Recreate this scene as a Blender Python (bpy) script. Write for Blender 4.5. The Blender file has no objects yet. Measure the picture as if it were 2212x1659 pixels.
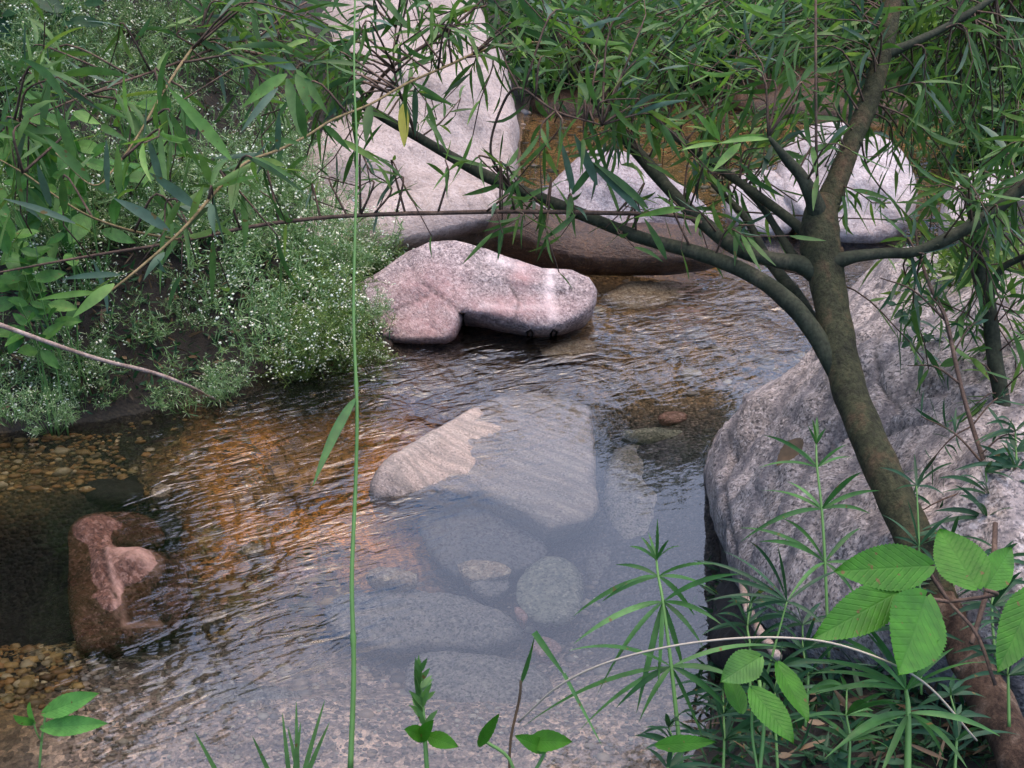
import bpy, bmesh, math, random
import numpy as np
from mathutils import Vector, noise
from mathutils.geometry import delaunay_2d_cdt

# ------------------------------------------------------------------ camera, light
scn = bpy.context.scene
CAM_H = 1.6; PITCH = math.radians(27.0); FPX = 2484.0; CX, CY = 1106.0, 829.5
cam_d = bpy.data.cameras.new("camera"); cam = bpy.data.objects.new("camera", cam_d)
scn.collection.objects.link(cam); scn.camera = cam
cam.location = (0, 0, CAM_H); cam.rotation_euler = (math.pi/2 - PITCH, 0, 0)
cam_d.sensor_width = 36.0; cam_d.lens = 36.0*FPX/2212.0
cam_d.clip_start = 0.02; cam_d.clip_end = 400
cam_d.dof.use_dof = False

SUN_EL, SUN_AZ = 80.0, 60.0           # azimuth clockwise from +Y
w = bpy.data.worlds.new("World"); scn.world = w; w.use_nodes = True
nt = w.node_tree; nt.nodes.clear()
sky = nt.nodes.new("ShaderNodeTexSky"); sky.sky_type = 'NISHITA'; sky.sun_disc = False
sky.sun_elevation = math.radians(SUN_EL); sky.sun_rotation = math.radians(SUN_AZ)
sky.air_density = 1.0; sky.dust_density = 4.0; sky.ozone_density = 1.0
hsv = nt.nodes.new("ShaderNodeHueSaturation"); hsv.inputs['Saturation'].default_value = 1.6
bg = nt.nodes.new("ShaderNodeBackground"); bg.inputs['Strength'].default_value = 0.15
wo = nt.nodes.new("ShaderNodeOutputWorld")
nt.links.new(sky.outputs[0], hsv.inputs['Color']); nt.links.new(hsv.outputs[0], bg.inputs['Color'])
nt.links.new(bg.outputs[0], wo.inputs['Surface'])
sl = bpy.data.lights.new("sun", 'SUN'); sl.energy = 1.0; sl.angle = math.radians(120); sl.color = (1, 0.92, 0.86)
so = bpy.data.objects.new("sun", sl); scn.collection.objects.link(so)
sd = Vector((math.sin(math.radians(SUN_AZ))*math.cos(math.radians(SUN_EL)),
             math.cos(math.radians(SUN_AZ))*math.cos(math.radians(SUN_EL)), math.sin(math.radians(SUN_EL))))
so.rotation_euler = sd.to_track_quat('Z', 'Y').to_euler()
scn.view_settings.view_transform = 'Standard'; scn.view_settings.look = 'None'
scn.view_settings.exposure = 1.22; scn.view_settings.gamma = 1.0
cy = scn.cycles
cy.max_bounces = 10; cy.diffuse_bounces = 4; cy.glossy_bounces = 4; cy.transmission_bounces = 8
cy.transparent_max_bounces = 12; cy.caustics_refractive = True; cy.caustics_reflective = False
cy.sample_clamp_indirect = 6.0; cy.use_denoising = True; cy.blur_glossy = 0.3

R = random.Random(7)
# ------------------------------------------------------------------ projections (display px of 2212 x 1659)
CP, SP = math.cos(PITCH), math.sin(PITCH)
def ray(x, y):
    a = (x-CX)/FPX; b = (y-CY)/FPX
    return Vector((a, CP - b*SP, -SP - b*CP))
def P(x, y, d):
    return Vector((0, 0, CAM_H)) + ray(x, y)*d
def G(x, y, z=0.0):
    r = ray(x, y)
    if z >= 0 or r.z > -0.02:
        return P(x, y, (z-CAM_H)/r.z)
    p = P(x, y, -CAM_H/r.z); n = r.normalized()
    h = Vector((n.x, n.y, 0)); s = h.length; t = s/1.333; c = math.sqrt(1-t*t)
    q = h.normalized()*t*(-z/c)
    return Vector((p.x+q.x, p.y+q.y, z))
def px2m(px, d): return px*d/FPX

# ------------------------------------------------------------------ materials
def newmat(name):
    m = bpy.data.materials.new(name); m.use_nodes = True
    nt = m.node_tree; nt.nodes.clear()
    out = nt.nodes.new("ShaderNodeOutputMaterial")
    return m, nt, out
def N(nt, t, **kw):
    n = nt.nodes.new("ShaderNode"+t)
    for k, v in kw.items():
        if k.startswith('i_'):
            key = k[2:]
            n.inputs[int(key) if key.isdigit() else key.replace('_', ' ')].default_value = v
        else: setattr(n, k, v)
    return n
def L(nt, a, b): nt.links.new(a, b)
def ramp(nt, src, stops, interp='LINEAR'):
    r = N(nt, "ValToRGB"); r.color_ramp.interpolation = interp
    e = r.color_ramp.elements
    while len(e) < len(stops): e.new(0.5)
    for i, (p, c) in enumerate(stops):
        e[i].position = p; e[i].color = (c[0], c[1], c[2], 1) if not isinstance(c, float) else (c, c, c, 1)
    L(nt, src, r.inputs[0]); return r
def mixc(nt, fac, a, b, blend='MIX'):
    m = N(nt, "Mix", data_type='RGBA', blend_type=blend)
    if hasattr(fac, 'links'): L(nt, fac, m.inputs[0])
    else: m.inputs[0].default_value = fac
    for s, v in ((6, a), (7, b)):
        if hasattr(v, 'links'): L(nt, v, m.inputs[s])
        else: m.inputs[s].default_value = (v[0], v[1], v[2], 1)
    return m.outputs[2]
def noise_n(nt, vec, scale, detail=3, rough=0.55, dist=0.0):
    n = N(nt, "TexNoise"); n.inputs['Scale'].default_value = scale; n.inputs['Detail'].default_value = detail
    n.inputs['Roughness'].default_value = rough; n.inputs['Distortion'].default_value = dist
    L(nt, vec, n.inputs['Vector']); return n.outputs[0]

def rock_mat(name, base, alt, dark, light, speck=220., vein=None, veindir=(0, 0, 0), stretch=(1, 1, 1),
             rough=0.75, wet=None, bump=0.004, patch=6., spk=0.5, tint=None):
    m, nt, out = newmat(name); base, alt, light = [tuple(q*.82 for q in cc) for cc in (base, alt, light)]
    tc = N(nt, "TexCoord"); mp = N(nt, "Mapping"); L(nt, tc.outputs['Object'], mp.inputs['Vector'])
    mp.vector_type = 'TEXTURE'; mp.inputs['Rotation'].default_value = veindir; mp.inputs['Scale'].default_value = tuple(1/q for q in stretch)
    v0 = tc.outputs['Object']; v1 = mp.outputs[0]
    big = ramp(nt, noise_n(nt, v0, patch, 4, .6, .4), [(.38, (0,)*3), (.62, (1,)*3)])
    col = mixc(nt, big.outputs[0], base, alt)
    stn = ramp(nt, noise_n(nt, v0, patch*.55, 6, .72, .8), [(.47, (0,)*3), (.60, (1,)*3)]).outputs[0]
    f = N(nt, 'Math', operation='MULTIPLY', i_1=.5); L(nt, stn, f.inputs[0])
    col = mixc(nt, f.outputs[0], col, (alt[0]*.62, alt[1]*.58, alt[2]*.50))
    gr = ramp(nt, noise_n(nt, v1, patch*5, 5, .65, .2), [(.35, (0,)*3), (.7, (1,)*3)])
    col = mixc(nt, gr.outputs[0], mixc(nt, .35, col, dark), mixc(nt, .3, col, light))
    # mineral grains, two sizes
    s1 = ramp(nt, noise_n(nt, v0, speck, 2, .6), [(.39, (1,)*3), (.46, (0,)*3)])
    s2 = ramp(nt, noise_n(nt, v0, speck*.45, 2, .6), [(.30, (1,)*3), (.38, (0,)*3)])
    s3 = ramp(nt, noise_n(nt, v0, speck*.8, 2, .6), [(.54, (0,)*3), (.62, (1,)*3)])
    f = N(nt, "Math", operation='MULTIPLY', i_1=spk); L(nt, s1.outputs[0], f.inputs[0])
    col = mixc(nt, f.outputs[0], col, dark)
    f = N(nt, "Math", operation='MULTIPLY', i_1=spk*1.1); L(nt, s2.outputs[0], f.inputs[0])
    col = mixc(nt, f.outputs[0], col, [c*.6 for c in dark])
    f = N(nt, "Math", operation='MULTIPLY', i_1=spk*.8); L(nt, s3.outputs[0], f.inputs[0])
    col = mixc(nt, f.outputs[0], col, light)
    vor = N(nt, "TexVoronoi"); vor.inputs['Scale'].default_value = speck*1.9; L(nt, v0, vor.inputs['Vector'])
    vsc = N(nt, "SeparateColor"); L(nt, vor.outputs['Color'], vsc.inputs[0])
    col = mixc(nt, min(1, spk*1.3), col, mixc(nt, 1, col, ramp(nt, vsc.outputs[0], [(0, (.45, .44, .45)), (.2, (.85, .85, .85)), (.8, (1.08, 1.06, 1.04)), (1, (1.3, 1.27, 1.25))]).outputs[0], 'MULTIPLY'))
    if vein:
        wv = N(nt, "TexWave", wave_type='BANDS', bands_direction='Y'); wv.inputs['Scale'].default_value = vein[1]
        wv.inputs['Distortion'].default_value = vein[2]; wv.inputs['Detail'].default_value = 3
        wv.inputs['Detail Scale'].default_value = 1.4
        L(nt, v1, wv.inputs['Vector'])
        vr = ramp(nt, wv.outputs[0], [(vein[3], (0,)*3), (1.0, (1,)*3)])
        f = N(nt, "Math", operation='MULTIPLY', i_1=vein[4]); L(nt, vr.outputs[0], f.inputs[0])
        col = mixc(nt, f.outputs[0], col, vein[0])
    for an, cc_, kk in (('Vein', tuple(min(1, q*1.35) for q in light), 1.0), ('Tint', tint, .8), ('Crack', (dark[0]*.35, dark[1]*.38, dark[2]*.35), .85)):
        if cc_ is None: continue
        at = N(nt, "Attribute", attribute_name=an)
        nz_ = ramp(nt, noise_n(nt, v0, speck*.3, 4, .7), [(.3, (.35,)*3), (.65, (1,)*3)]).outputs[0]
        f = N(nt, "Math", operation='MULTIPLY', i_1=kk); L(nt, at.outputs['Fac'], f.inputs[0])
        f2 = N(nt, "Math", operation='MULTIPLY'); L(nt, f.outputs[0], f2.inputs[0]); L(nt, nz_, f2.inputs[1])
        col = mixc(nt, f2.outputs[0], col, cc_)
    rg = rough
    bs = N(nt, "BsdfPrincipled"); bs.inputs['Roughness'].default_value = rg
    if wet:   # a wet, algae-stained foot below a given world height
        geo = N(nt, "NewGeometry"); sx = N(nt, "SeparateXYZ"); L(nt, geo.outputs['Position'], sx.inputs[0])
        nz = noise_n(nt, v0, 9, 4)
        ad = N(nt, "Math", operation='MULTIPLY_ADD', i_1=wet[2], i_2=-wet[2]*.5); L(nt, nz, ad.inputs[0])
        zz = N(nt, "Math", operation='ADD'); L(nt, sx.outputs[2], zz.inputs[0]); L(nt, ad.outputs[0], zz.inputs[1])
        mr = N(nt, "MapRange"); L(nt, zz.outputs[0], mr.inputs[0])
        mr.inputs['From Min'].default_value = wet[0]; mr.inputs['From Max'].default_value = wet[1]
        mr.inputs['To Min'].default_value = 1; mr.inputs['To Max'].default_value = 0
        col2 = mixc(nt, 1.0, col, wet[3], 'MULTIPLY')
        col = mixc(nt, mr.outputs[0], col, col2)
        r2 = N(nt, "MapRange"); L(nt, mr.outputs[0], r2.inputs[0]); r2.inputs['To Min'].default_value = rg; r2.inputs['To Max'].default_value = .25
        L(nt, r2.outputs[0], bs.inputs['Roughness'])
    L(nt, col, bs.inputs['Base Color']); bs.inputs['Specular IOR Level'].default_value = .35
    b = N(nt, "Bump"); b.inputs['Strength'].default_value = 1; b.inputs['Distance'].default_value = bump*1.7
    ad = N(nt, "Math", operation='ADD'); L(nt, noise_n(nt, v1, patch*7, 8, .72), ad.inputs[0])
    mu = N(nt, "Math", operation='MULTIPLY', i_1=.35); L(nt, noise_n(nt, v1, speck*.6, 3, .6), mu.inputs[0]); L(nt, mu.outputs[0], ad.inputs[1])
    L(nt, ad.outputs[0], b.inputs['Height']); L(nt, b.outputs[0], bs.inputs['Normal'])
    L(nt, bs.outputs[0], out.inputs[0]); return m

def leaf_mat(name, c1, c2, c3=None, trans=.28, rough=.5, veins=0, spec=.35):
    m, nt, out = newmat(name)
    geo = N(nt, "NewGeometry"); tc = N(nt, "TexCoord")
    c1, c2 = [tuple(q*.80 for q in cc) for cc in (c1, c2)]; c3 = tuple(q*.8 for q in c3) if c3 else None
    st = [(0, c1), (1, c2)] if c3 is None else [(0, c1), (.75, c2), (1, c3)]
    col = ramp(nt, geo.outputs['Random Per Island'], st).outputs[0]
    nz = ramp(nt, noise_n(nt, tc.outputs['Object'], 60, 3), [(.3, (.75,)*3), (.7, (1.2,)*3)]).outputs[0]
    col = mixc(nt, 1, col, nz, 'MULTIPLY')
    sp_ = ramp(nt, noise_n(nt, tc.outputs['Object'], 95, 2, .5), [(.69, (0,)*3), (.73, (1,)*3)]).outputs[0]
    col = mixc(nt, sp_, col, (.14, .10, .03))
    col = mixc(nt, 1, col, ramp(nt, noise_n(nt, tc.outputs['Object'], 14, 3), [(.35, (.78, .84, .8)), (.65, (1.18, 1.1, 1.0))]).outputs[0], 'MULTIPLY')
    bs = N(nt, "BsdfPrincipled"); bs.inputs['Roughness'].default_value = rough; bs.inputs['Specular IOR Level'].default_value = spec
    if veins:
        uv = N(nt, "UVMap"); sx = N(nt, "SeparateXYZ"); L(nt, uv.outputs[0], sx.inputs[0])
        # side veins: u - |v|*k, repeated
        ab = N(nt, "Math", operation='ABSOLUTE'); L(nt, sx.outputs[1], ab.inputs[0])
        mu = N(nt, "Math", operation='MULTIPLY_ADD', i_1=-.30); L(nt, ab.outputs[0], mu.inputs[0]); L(nt, sx.outputs[0], mu.inputs[2])
        sc = N(nt, "Math", operation='MULTIPLY', i_1=float(veins)); L(nt, mu.outputs[0], sc.inputs[0])
        fr = N(nt, "Math", operation='PINGPONG', i_1=.5); L(nt, sc.outputs[0], fr.inputs[0])
        vr = ramp(nt, fr.outputs[0], [(0, (1,)*3), (.16, (0,)*3)]).outputs[0]
        mid = ramp(nt, ab.outputs[0], [(0, (1,)*3), (.07, (0,)*3)]).outputs[0]
        mx = N(nt, "Math", operation='MAXIMUM'); L(nt, vr, mx.inputs[0]); L(nt, mid, mx.inputs[1])
        f = N(nt, "Math", operation='MULTIPLY', i_1=.13); L(nt, mx.outputs[0], f.inputs[0])
        col = mixc(nt, f.outputs[0], col, [c*.5 for c in c1])
        b = N(nt, "Bump"); b.inputs['Distance'].default_value = .0003; b.invert = True
        L(nt, mx.outputs[0], b.inputs['Height']); L(nt, b.outputs[0], bs.inputs['Normal'])
    L(nt, col, bs.inputs['Base Color'])
    tr = N(nt, "BsdfTranslucent"); L(nt, mixc(nt, 1, col, (1.25, 1.35, .7), 'MULTIPLY'), tr.inputs[0])
    mx = N(nt, "MixShader"); mx.inputs[0].default_value = trans
    L(nt, bs.outputs[0], mx.inputs[1]); L(nt, tr.outputs[0], mx.inputs[2]); L(nt, mx.outputs[0], out.inputs[0])
    return m
def bark_mat(name, c1, c2, c3, scale=30, bump=.003, stretch=(1, 1, .35)):
    m, nt, out = newmat(name)
    tc = N(nt, "TexCoord"); mp = N(nt, "Mapping"); L(nt, tc.outputs['Object'], mp.inputs['Vector']); mp.inputs['Scale'].default_value = stretch
    a = ramp(nt, noise_n(nt, mp.outputs[0], scale, 6, .65, .3), [(.35, c1), (.52, c2), (.7, c3)]).outputs[0]
    sp = ramp(nt, noise_n(nt, tc.outputs['Object'], scale*7, 3), [(.3, (.6,)*3), (.6, (1.15,)*3)]).outputs[0]
    col = mixc(nt, 1, a, sp, 'MULTIPLY')
    bs = N(nt, "BsdfPrincipled"); bs.inputs['Roughness'].default_value = .8; bs.inputs['Specular IOR Level'].default_value = .25
    L(nt, col, bs.inputs['Base Color'])
    b = N(nt, "Bump"); b.inputs['Distance'].default_value = bump; L(nt, noise_n(nt, mp.outputs[0], scale*3, 8, .7), b.inputs['Height'])
    L(nt, b.outputs[0], bs.inputs['Normal']); L(nt, bs.outputs[0], out.inputs[0]); return m
def plain_mat(name, c, rough=.6):
    m, nt, out = newmat(name)
    tc = N(nt, "TexCoord")
    col = mixc(nt, noise_n(nt, tc.outputs['Object'], 80, 3), [x*.75 for x in c], [min(1, x*1.2) for x in c])
    bs = N(nt, "BsdfPrincipled"); bs.inputs['Roughness'].default_value = rough; L(nt, col, bs.inputs['Base Color'])
    L(nt, bs.outputs[0], out.inputs[0]); return m

M = {}
M['pale'] = rock_mat('pale_granite', (.58, .47, .42), (.50, .40, .36), (.17, .14, .13), (.68, .60, .57), speck=85, patch=2.0, spk=.34, stretch=(1, 1, 1.3),
                     wet=(.02, .14, .08, (.55, .42, .26)), bump=.006)
M['pink'] = rock_mat('pink_granite', (.47, .355, .34), (.41, .37, .365), (.13, .10, .11), (.78, .66, .64), speck=110, patch=3.2, spk=.75,
                     veindir=(.3, .5, .2), stretch=(1, 1, 2.4), tint=(.46, .265, .25), wet=(.0, .055, .02, (.30, .19, .16)), bump=.006)
M['grey'] = rock_mat('grey_gneiss', (.64, .54, .485), (.46, .395, .37), (.06, .055, .06), (.90, .80, .76), speck=120, patch=5, spk=.75,
                     veindir=(0, 0, .91), stretch=(.22, 1.1, 1), vein=((.13, .12, .13), 3.2, 5.0, .62, .6), wet=(-.02, .035, .06, (.20, .17, .16)), bump=.009)
M['lav'] = rock_mat('lavender_rock', (.50, .44, .45), (.42, .33, .33), (.12, .09, .10), (.78, .74, .74), speck=110, patch=4, spk=.4,
                    wet=(.0, .13, .10, (.62, .42, .37)), bump=.006)
M['white'] = rock_mat('white_granite', (.66, .58, .56), (.54, .45, .43), (.22, .18, .18), (.85, .80, .79), speck=90, patch=4, spk=.35, bump=.006)
M['brown'] = rock_mat('brown_wet_rock', (.10, .05, .028), (.055, .034, .024), (.015, .01, .008), (.22, .12, .06), speck=120, patch=5, spk=.4, rough=.35, bump=.006)
M['flat'] = rock_mat('banded_grey_slab', (.58, .45, .38), (.46, .39, .34), (.10, .09, .085), (.80, .66, .57), speck=170, patch=4, spk=.45,
                     veindir=(0, 0, -.5), stretch=(.25, 1.5, 1), vein=((.22, .19, .17), 4.5, 9., .5, .55), bump=.005)
M['sub'] = rock_mat('submerged_grey_stone', (.34, .30, .28), (.25, .235, .23), (.06, .06, .06), (.40, .37, .32), speck=120, patch=5, spk=.8)
M['sub_dark'] = rock_mat('submerged_dark_stone', (.19, .175, .175), (.14, .13, .14), (.03, .03, .03), (.2, .18, .16), speck=120, patch=4, spk=.8)
M['sub_green'] = rock_mat('submerged_green_stone', (.30, .31, .25), (.24, .25, .21), (.10, .11, .09), (.55, .52, .42), speck=120, patch=7, spk=.8, stretch=(.7, 2.5, 1))
M['sub_tan'] = rock_mat('submerged_tan_stone', (.52, .40, .28), (.42, .30, .21), (.16, .11, .07), (.75, .65, .50), speck=120, patch=8, spk=.8)
M['sub_pink'] = rock_mat('submerged_pink_stone', (.44, .24, .19), (.38, .22, .18), (.16, .09, .07), (.6, .4, .35), speck=120, patch=8, spk=.8)
M['sub_orange'] = rock_mat('submerged_orange_slab', (.55, .24, .05), (.30, .15, .04), (.035, .02, .01), (.75, .42, .17), speck=50, patch=5, spk=.7, stretch=(.5, 3.2, 1), veindir=(0, 0, -.5))
M['black'] = rock_mat('black_stone', (.012, .011, .011), (.02, .016, .013), (.006, .006, .006), (.05, .045, .04), speck=90, patch=5, spk=.3)
M['red'] = rock_mat('red_brown_rock', (.24, .095, .05), (.13, .055, .03), (.03, .016, .012), (.60, .36, .28), speck=90, patch=7, spk=.5,
                    veindir=(.1, .1, .9), stretch=(3.0, .8, 1), rough=.22, bump=.008, tint=(.07, .028, .015))
M['redpale'] = rock_mat('pale_pink_rock', (.46, .33, .34), (.30, .19, .18), (.12, .07, .07), (.68, .55, .56), speck=120, patch=9, spk=.5, stretch=(2.5, .5, 1), rough=.25, tint=(.16, .075, .045))
M['gravel'] = None
def gravel_mat(nm, cols):
    m, nt_, out = newmat(nm)
    geo = N(nt_, "NewGeometry"); tc = N(nt_, "TexCoord")
    c = ramp(nt_, geo.outputs['Random Per Island'], [(i/(len(cols)-1), q) for i, q in enumerate(cols)]).outputs[0]
    c = mixc(nt_, noise_n(nt_, tc.outputs['Object'], 150, 3), mixc(nt_, .5, c, (.05, .04, .03)), c)
    bs = N(nt_, "BsdfPrincipled"); bs.inputs['Roughness'].default_value = .6; L(nt_, c, bs.inputs['Base Color']); L(nt_, bs.outputs[0], out.inputs[0])
    return m
M['gravel_warm'] = gravel_mat('warm_gravel_pebbles', [(.06, .035, .016), (.22, .11, .03), (.34, .17, .045), (.16, .13, .05), (.46, .29, .10), (.08, .06, .03), (.60, .48, .28)])
m, nt_, out = newmat('gravel_pebbles')
geo = N(nt_, "NewGeometry"); tc = N(nt_, "TexCoord")
c = ramp(nt_, geo.outputs['Random Per Island'], [(0, (.10, .075, .055)), (.25, (.24, .19, .15)), (.5, (.36, .27, .20)), (.7, (.20, .19, .19)), (.85, (.45, .38, .30)), (1, (.60, .55, .48))]).outputs[0]
c = mixc(nt_, noise_n(nt_, tc.outputs['Object'], 150, 3), mixc(nt_, .5, c, (.05, .04, .03)), c)
bs = N(nt_, "BsdfPrincipled"); bs.inputs['Roughness'].default_value = .6; L(nt_, c, bs.inputs['Base Color']); L(nt_, bs.outputs[0], out.inputs[0])
M['gravel'] = m

M['willow'] = leaf_mat('willow_leaf', (.055, .14, .036), (.12, .25, .070), (.24, .38, .10), trans=.34, rough=.5)
M['willow_back'] = leaf_mat('willow_leaf_pale', (.07, .14, .09), (.14, .23, .16), trans=.25, rough=.5)
M['willow_new'] = leaf_mat('willow_young_leaf', (.16, .34, .07), (.24, .44, .11), trans=.35, rough=.45)
M['bushleaf'] = leaf_mat('far_leaf', (.022, .075, .022), (.07, .17, .05), (.15, .28, .08), trans=.3)
M['gyp'] = leaf_mat('fine_leaf', (.09, .20, .07), (.33, .50, .26), (.58, .70, .48), trans=.3)
M['gypy'] = leaf_mat('fine_yellow_leaf', (.10, .19, .04), (.20, .32, .08), (.30, .42, .14), trans=.3)
M['flower'] = leaf_mat('white_petal', (1.05, 1.08, 1.05), (1.15, 1.18, 1.15), trans=.25)
M['broad'] = leaf_mat('broad_leaf', (.05, .17, .03), (.09, .25, .045), (.16, .32, .07), trans=.3, veins=12)
M['bigleaf'] = leaf_mat('serrated_leaf', (.045, .20, .014), (.075, .26, .02), trans=.32, veins=11, rough=.55)
M['seedling'] = leaf_mat('seedling_leaf', (.15, .42, .09), (.18, .47, .11), trans=.3, veins=11, rough=.55)
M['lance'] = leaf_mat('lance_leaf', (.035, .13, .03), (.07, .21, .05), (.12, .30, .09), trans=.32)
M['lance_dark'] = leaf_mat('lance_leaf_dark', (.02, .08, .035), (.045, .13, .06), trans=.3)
M['grass'] = leaf_mat('grass_blade', (.09, .22, .06), (.17, .34, .11), trans=.3)
M['litter'] = leaf_mat('dead_leaf', (.05, .035, .02), (.14, .09, .05), (.25, .17, .10), trans=.1)
M['bark'] = bark_mat('willow_bark', (.028, .028, .016), (.060, .062, .030), (.12, .075, .042), 20, .014, (1, 1, .5))
M['bark_low'] = bark_mat('flaky_bark', (.035, .02, .013), (.10, .06, .038), (.24, .17, .12), 34, .008, (1, 1, .25))
M['bark_thin'] = bark_mat('branch_bark', (.020, .024, .014), (.036, .042, .024), (.075, .07, .045), 26, .0015)
M['twig'] = bark_mat('twig_bark', (.06, .04, .03), (.11, .07, .05), (.18, .12, .08), 40, .001)
M['twig_y'] = bark_mat('yellow_twig', (.13, .10, .045), (.20, .15, .07), (.27, .20, .10), 40, .001)
M['dead'] = bark_mat('dead_twig', (.20, .14, .11), (.32, .24, .20), (.42, .34, .29), 40, .001)
M['stem'] = plain_mat('green_stem', (.10, .22, .05)); M['straw'] = plain_mat('dry_straw', (.42, .36, .27))
M['yellow'] = plain_mat('yellowing_leaf', (.33, .31, .03))

# ------------------------------------------------------------------ mesh builder
class MB:
    def __init__(s): s.v = []; s.f = []; s.uv = []; s.m = []
    def add(s, vs, fs, uvs=None, mi=0):
        o = len(s.v); s.v += [tuple(p) for p in vs]
        for f in fs: s.f.append(tuple(i+o for i in f)); s.m.append(mi)
        s.uv += uvs if uvs else [(0, 0)]*len(vs)
    def build(s, name, mats, parent=None, origin=None, smooth=True):
        if not isinstance(mats, (list, tuple)): mats = [mats]
        if origin is None and parent is not None: origin = parent['_o']
        a = np.array(s.v, dtype=float) if s.v else np.zeros((0, 3))
        if origin is None: origin = ((a[:, 0].min()+a[:, 0].max())/2, (a[:, 1].min()+a[:, 1].max())/2, a[:, 2].min())
        a = a - np.array(tuple(origin))
        me = bpy.data.meshes.new(name); me.from_pydata(a.tolist(), [], s.f)
        for m_ in mats: me.materials.append(M[m_])
        me.polygons.foreach_set('material_index', s.m)
        if smooth: me.polygons.foreach_set('use_smooth', [True]*len(me.polygons))
        ul = me.uv_layers.new(name='UVMap'); li = np.zeros(len(me.loops), dtype=np.int32); me.loops.foreach_get('vertex_index', li)
        ul.data.foreach_set('uv', np.array(s.uv, dtype=float)[li].ravel())
        me.update()
        o = bpy.data.objects.new(name, me); scn.collection.objects.link(o)
        if parent is None: o.location = tuple(origin)
        else: o.parent = parent
        o['_o'] = tuple(origin)
        return o
def tag(o, label=None, cat=None, group=None, kind=None):
    if label: o['label'] = label
    if cat: o['category'] = cat
    if group: o['group'] = group
    if kind: o['kind'] = kind
    return o
def empty(name, loc, label, cat, group=None):
    o = bpy.data.objects.new(name, None); scn.collection.objects.link(o); o.location = loc
    o.empty_display_size = .05; o['_o'] = tuple(loc); o.matrix_world.translation = Vector(loc)
    return tag(o, label, cat, group)
def dup(root, loc, rz, sc, label=None, group=None):
    r = root.copy(); scn.collection.objects.link(r); r.location = loc; r.rotation_euler = (0, 0, rz); r.scale = (sc,)*3
    if label: r['label'] = label
    if group: r['group'] = group
    for ch in list(root.children):
        c = ch.copy(); scn.collection.objects.link(c); c.parent = r
        for g in ch.children:
            e = g.copy(); scn.collection.objects.link(e); e.parent = c
    return r

def catmull(pts, n):
    pts = [Vector(p) for p in pts]
    if len(pts) < 3: return [pts[0].lerp(pts[-1], i/n) for i in range(n+1)]
    out = []; m = len(pts)-1
    for k in range(n+1):
        t = k/n*m; i = min(int(t), m-1); u = t-i
        p0 = pts[i-1] if i > 0 else pts[0]*2-pts[1]; p1 = pts[i]; p2 = pts[i+1]
        p3 = pts[i+2] if i+2 <= m else pts[m]*2-pts[m-1]
        out.append(.5*((2*p1)+(p2-p0)*u+(2*p0-5*p1+4*p2-p3)*u*u+(3*p1-p0-3*p2+p3)*u**3))
    return out
def tube(mb, pts, rads, seg=8, wob=0.0, mi=0):
    pts = [Vector(p) for p in pts]; n = len(pts); vs = []; fs = []; uv = []
    prev = Vector((0, 1, 0.2))
    for i, p in enumerate(pts):
        t = (pts[min(i+1, n-1)]-pts[max(i-1, 0)]).normalized()
        a = prev - t*prev.dot(t)
        a = a.normalized() if a.length > 1e-4 else t.orthogonal().normalized(); prev = a; b = t.cross(a)
        for k in range(seg):
            th = 2*math.pi*k/seg; d = a*math.cos(th)+b*math.sin(th)
            r = rads[i]
            if wob: r *= 1+wob*noise.noise((p+d*r*2)*9)+wob*.6*noise.noise((p+d*r)*34)
            vs.append(p+d*r); uv.append((i/n, k/seg))
    for i in range(n-1):
        for k in range(seg):
            k2 = (k+1) % seg
            fs.append((i*seg+k, i*seg+k2, (i+1)*seg+k2, (i+1)*seg+k))
    fs.append(tuple(range(seg))[::-1]); fs.append(tuple((n-1)*seg+k for k in range(seg)))
    mb.add(vs, fs, uv, mi)
def lerp(a, b, t): return a+(b-a)*t
def interp(vals, n):
    out = []; m = len(vals)-1
    for k in range(n+1):
        t = k/n*m; i = min(int(t), m-1); out.append(lerp(vals[i], vals[i+1], t-i))
    return out
def blade(mb, base, tip, wid, nrm=None, sag=0.0, seg=4, fold=.25, mi=0, prof='leaf', side=0.0):
    """a folded leaf blade from base to tip, sagging by gravity"""
    base = Vector(base); tip = Vector(tip); ax = tip-base; Ln = ax.length
    if Ln < 1e-5: return
    t0 = ax/Ln
    if nrm is None: nrm = Vector((R.gauss(0, 1), R.gauss(0, 1), R.gauss(0, 1)+.8))
    nrm = Vector(nrm); s = t0.cross(nrm)
    if s.length < 1e-4: s = t0.orthogonal()
    s.normalize(); n = s.cross(t0)
    vs = []; uv = []; fs = []
    tw = R.uniform(-.9, .9) if prof == 'leaf' else 0
    s0, n0 = s.copy(), n.copy()
    for i in range(seg+1):
        u = i/seg; s = s0*math.cos(tw*u)+n0*math.sin(tw*u); n = n0*math.cos(tw*u)-s0*math.sin(tw*u)
        c = base+ax*u+Vector((0, 0, 1))*sag*Ln*4*u*(1-u)+s*side*Ln*4*u*(1-u)
        if prof == 'leaf': wv = math.sin(math.pi*min(1, u**.8*.97+.03))**.8
        elif prof == 'grass': wv = (1-u)**.55 if u > .15 else .85
        else: wv = math.sin(math.pi*min(1, u**.6*.96+.04))
        wv = max(wv, .06)*wid*.5
        vs += [c-s*wv+n*wv*fold, c, c+s*wv+n*wv*fold]; uv += [(u, -wv/wid*2), (u, 0), (u, wv/wid*2)]
    for i in range(seg):
        a = i*3; fs += [(a, a+1, a+4, a+3), (a+1, a+2, a+5, a+4)]
    mb.add(vs, fs, uv, mi)
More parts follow.
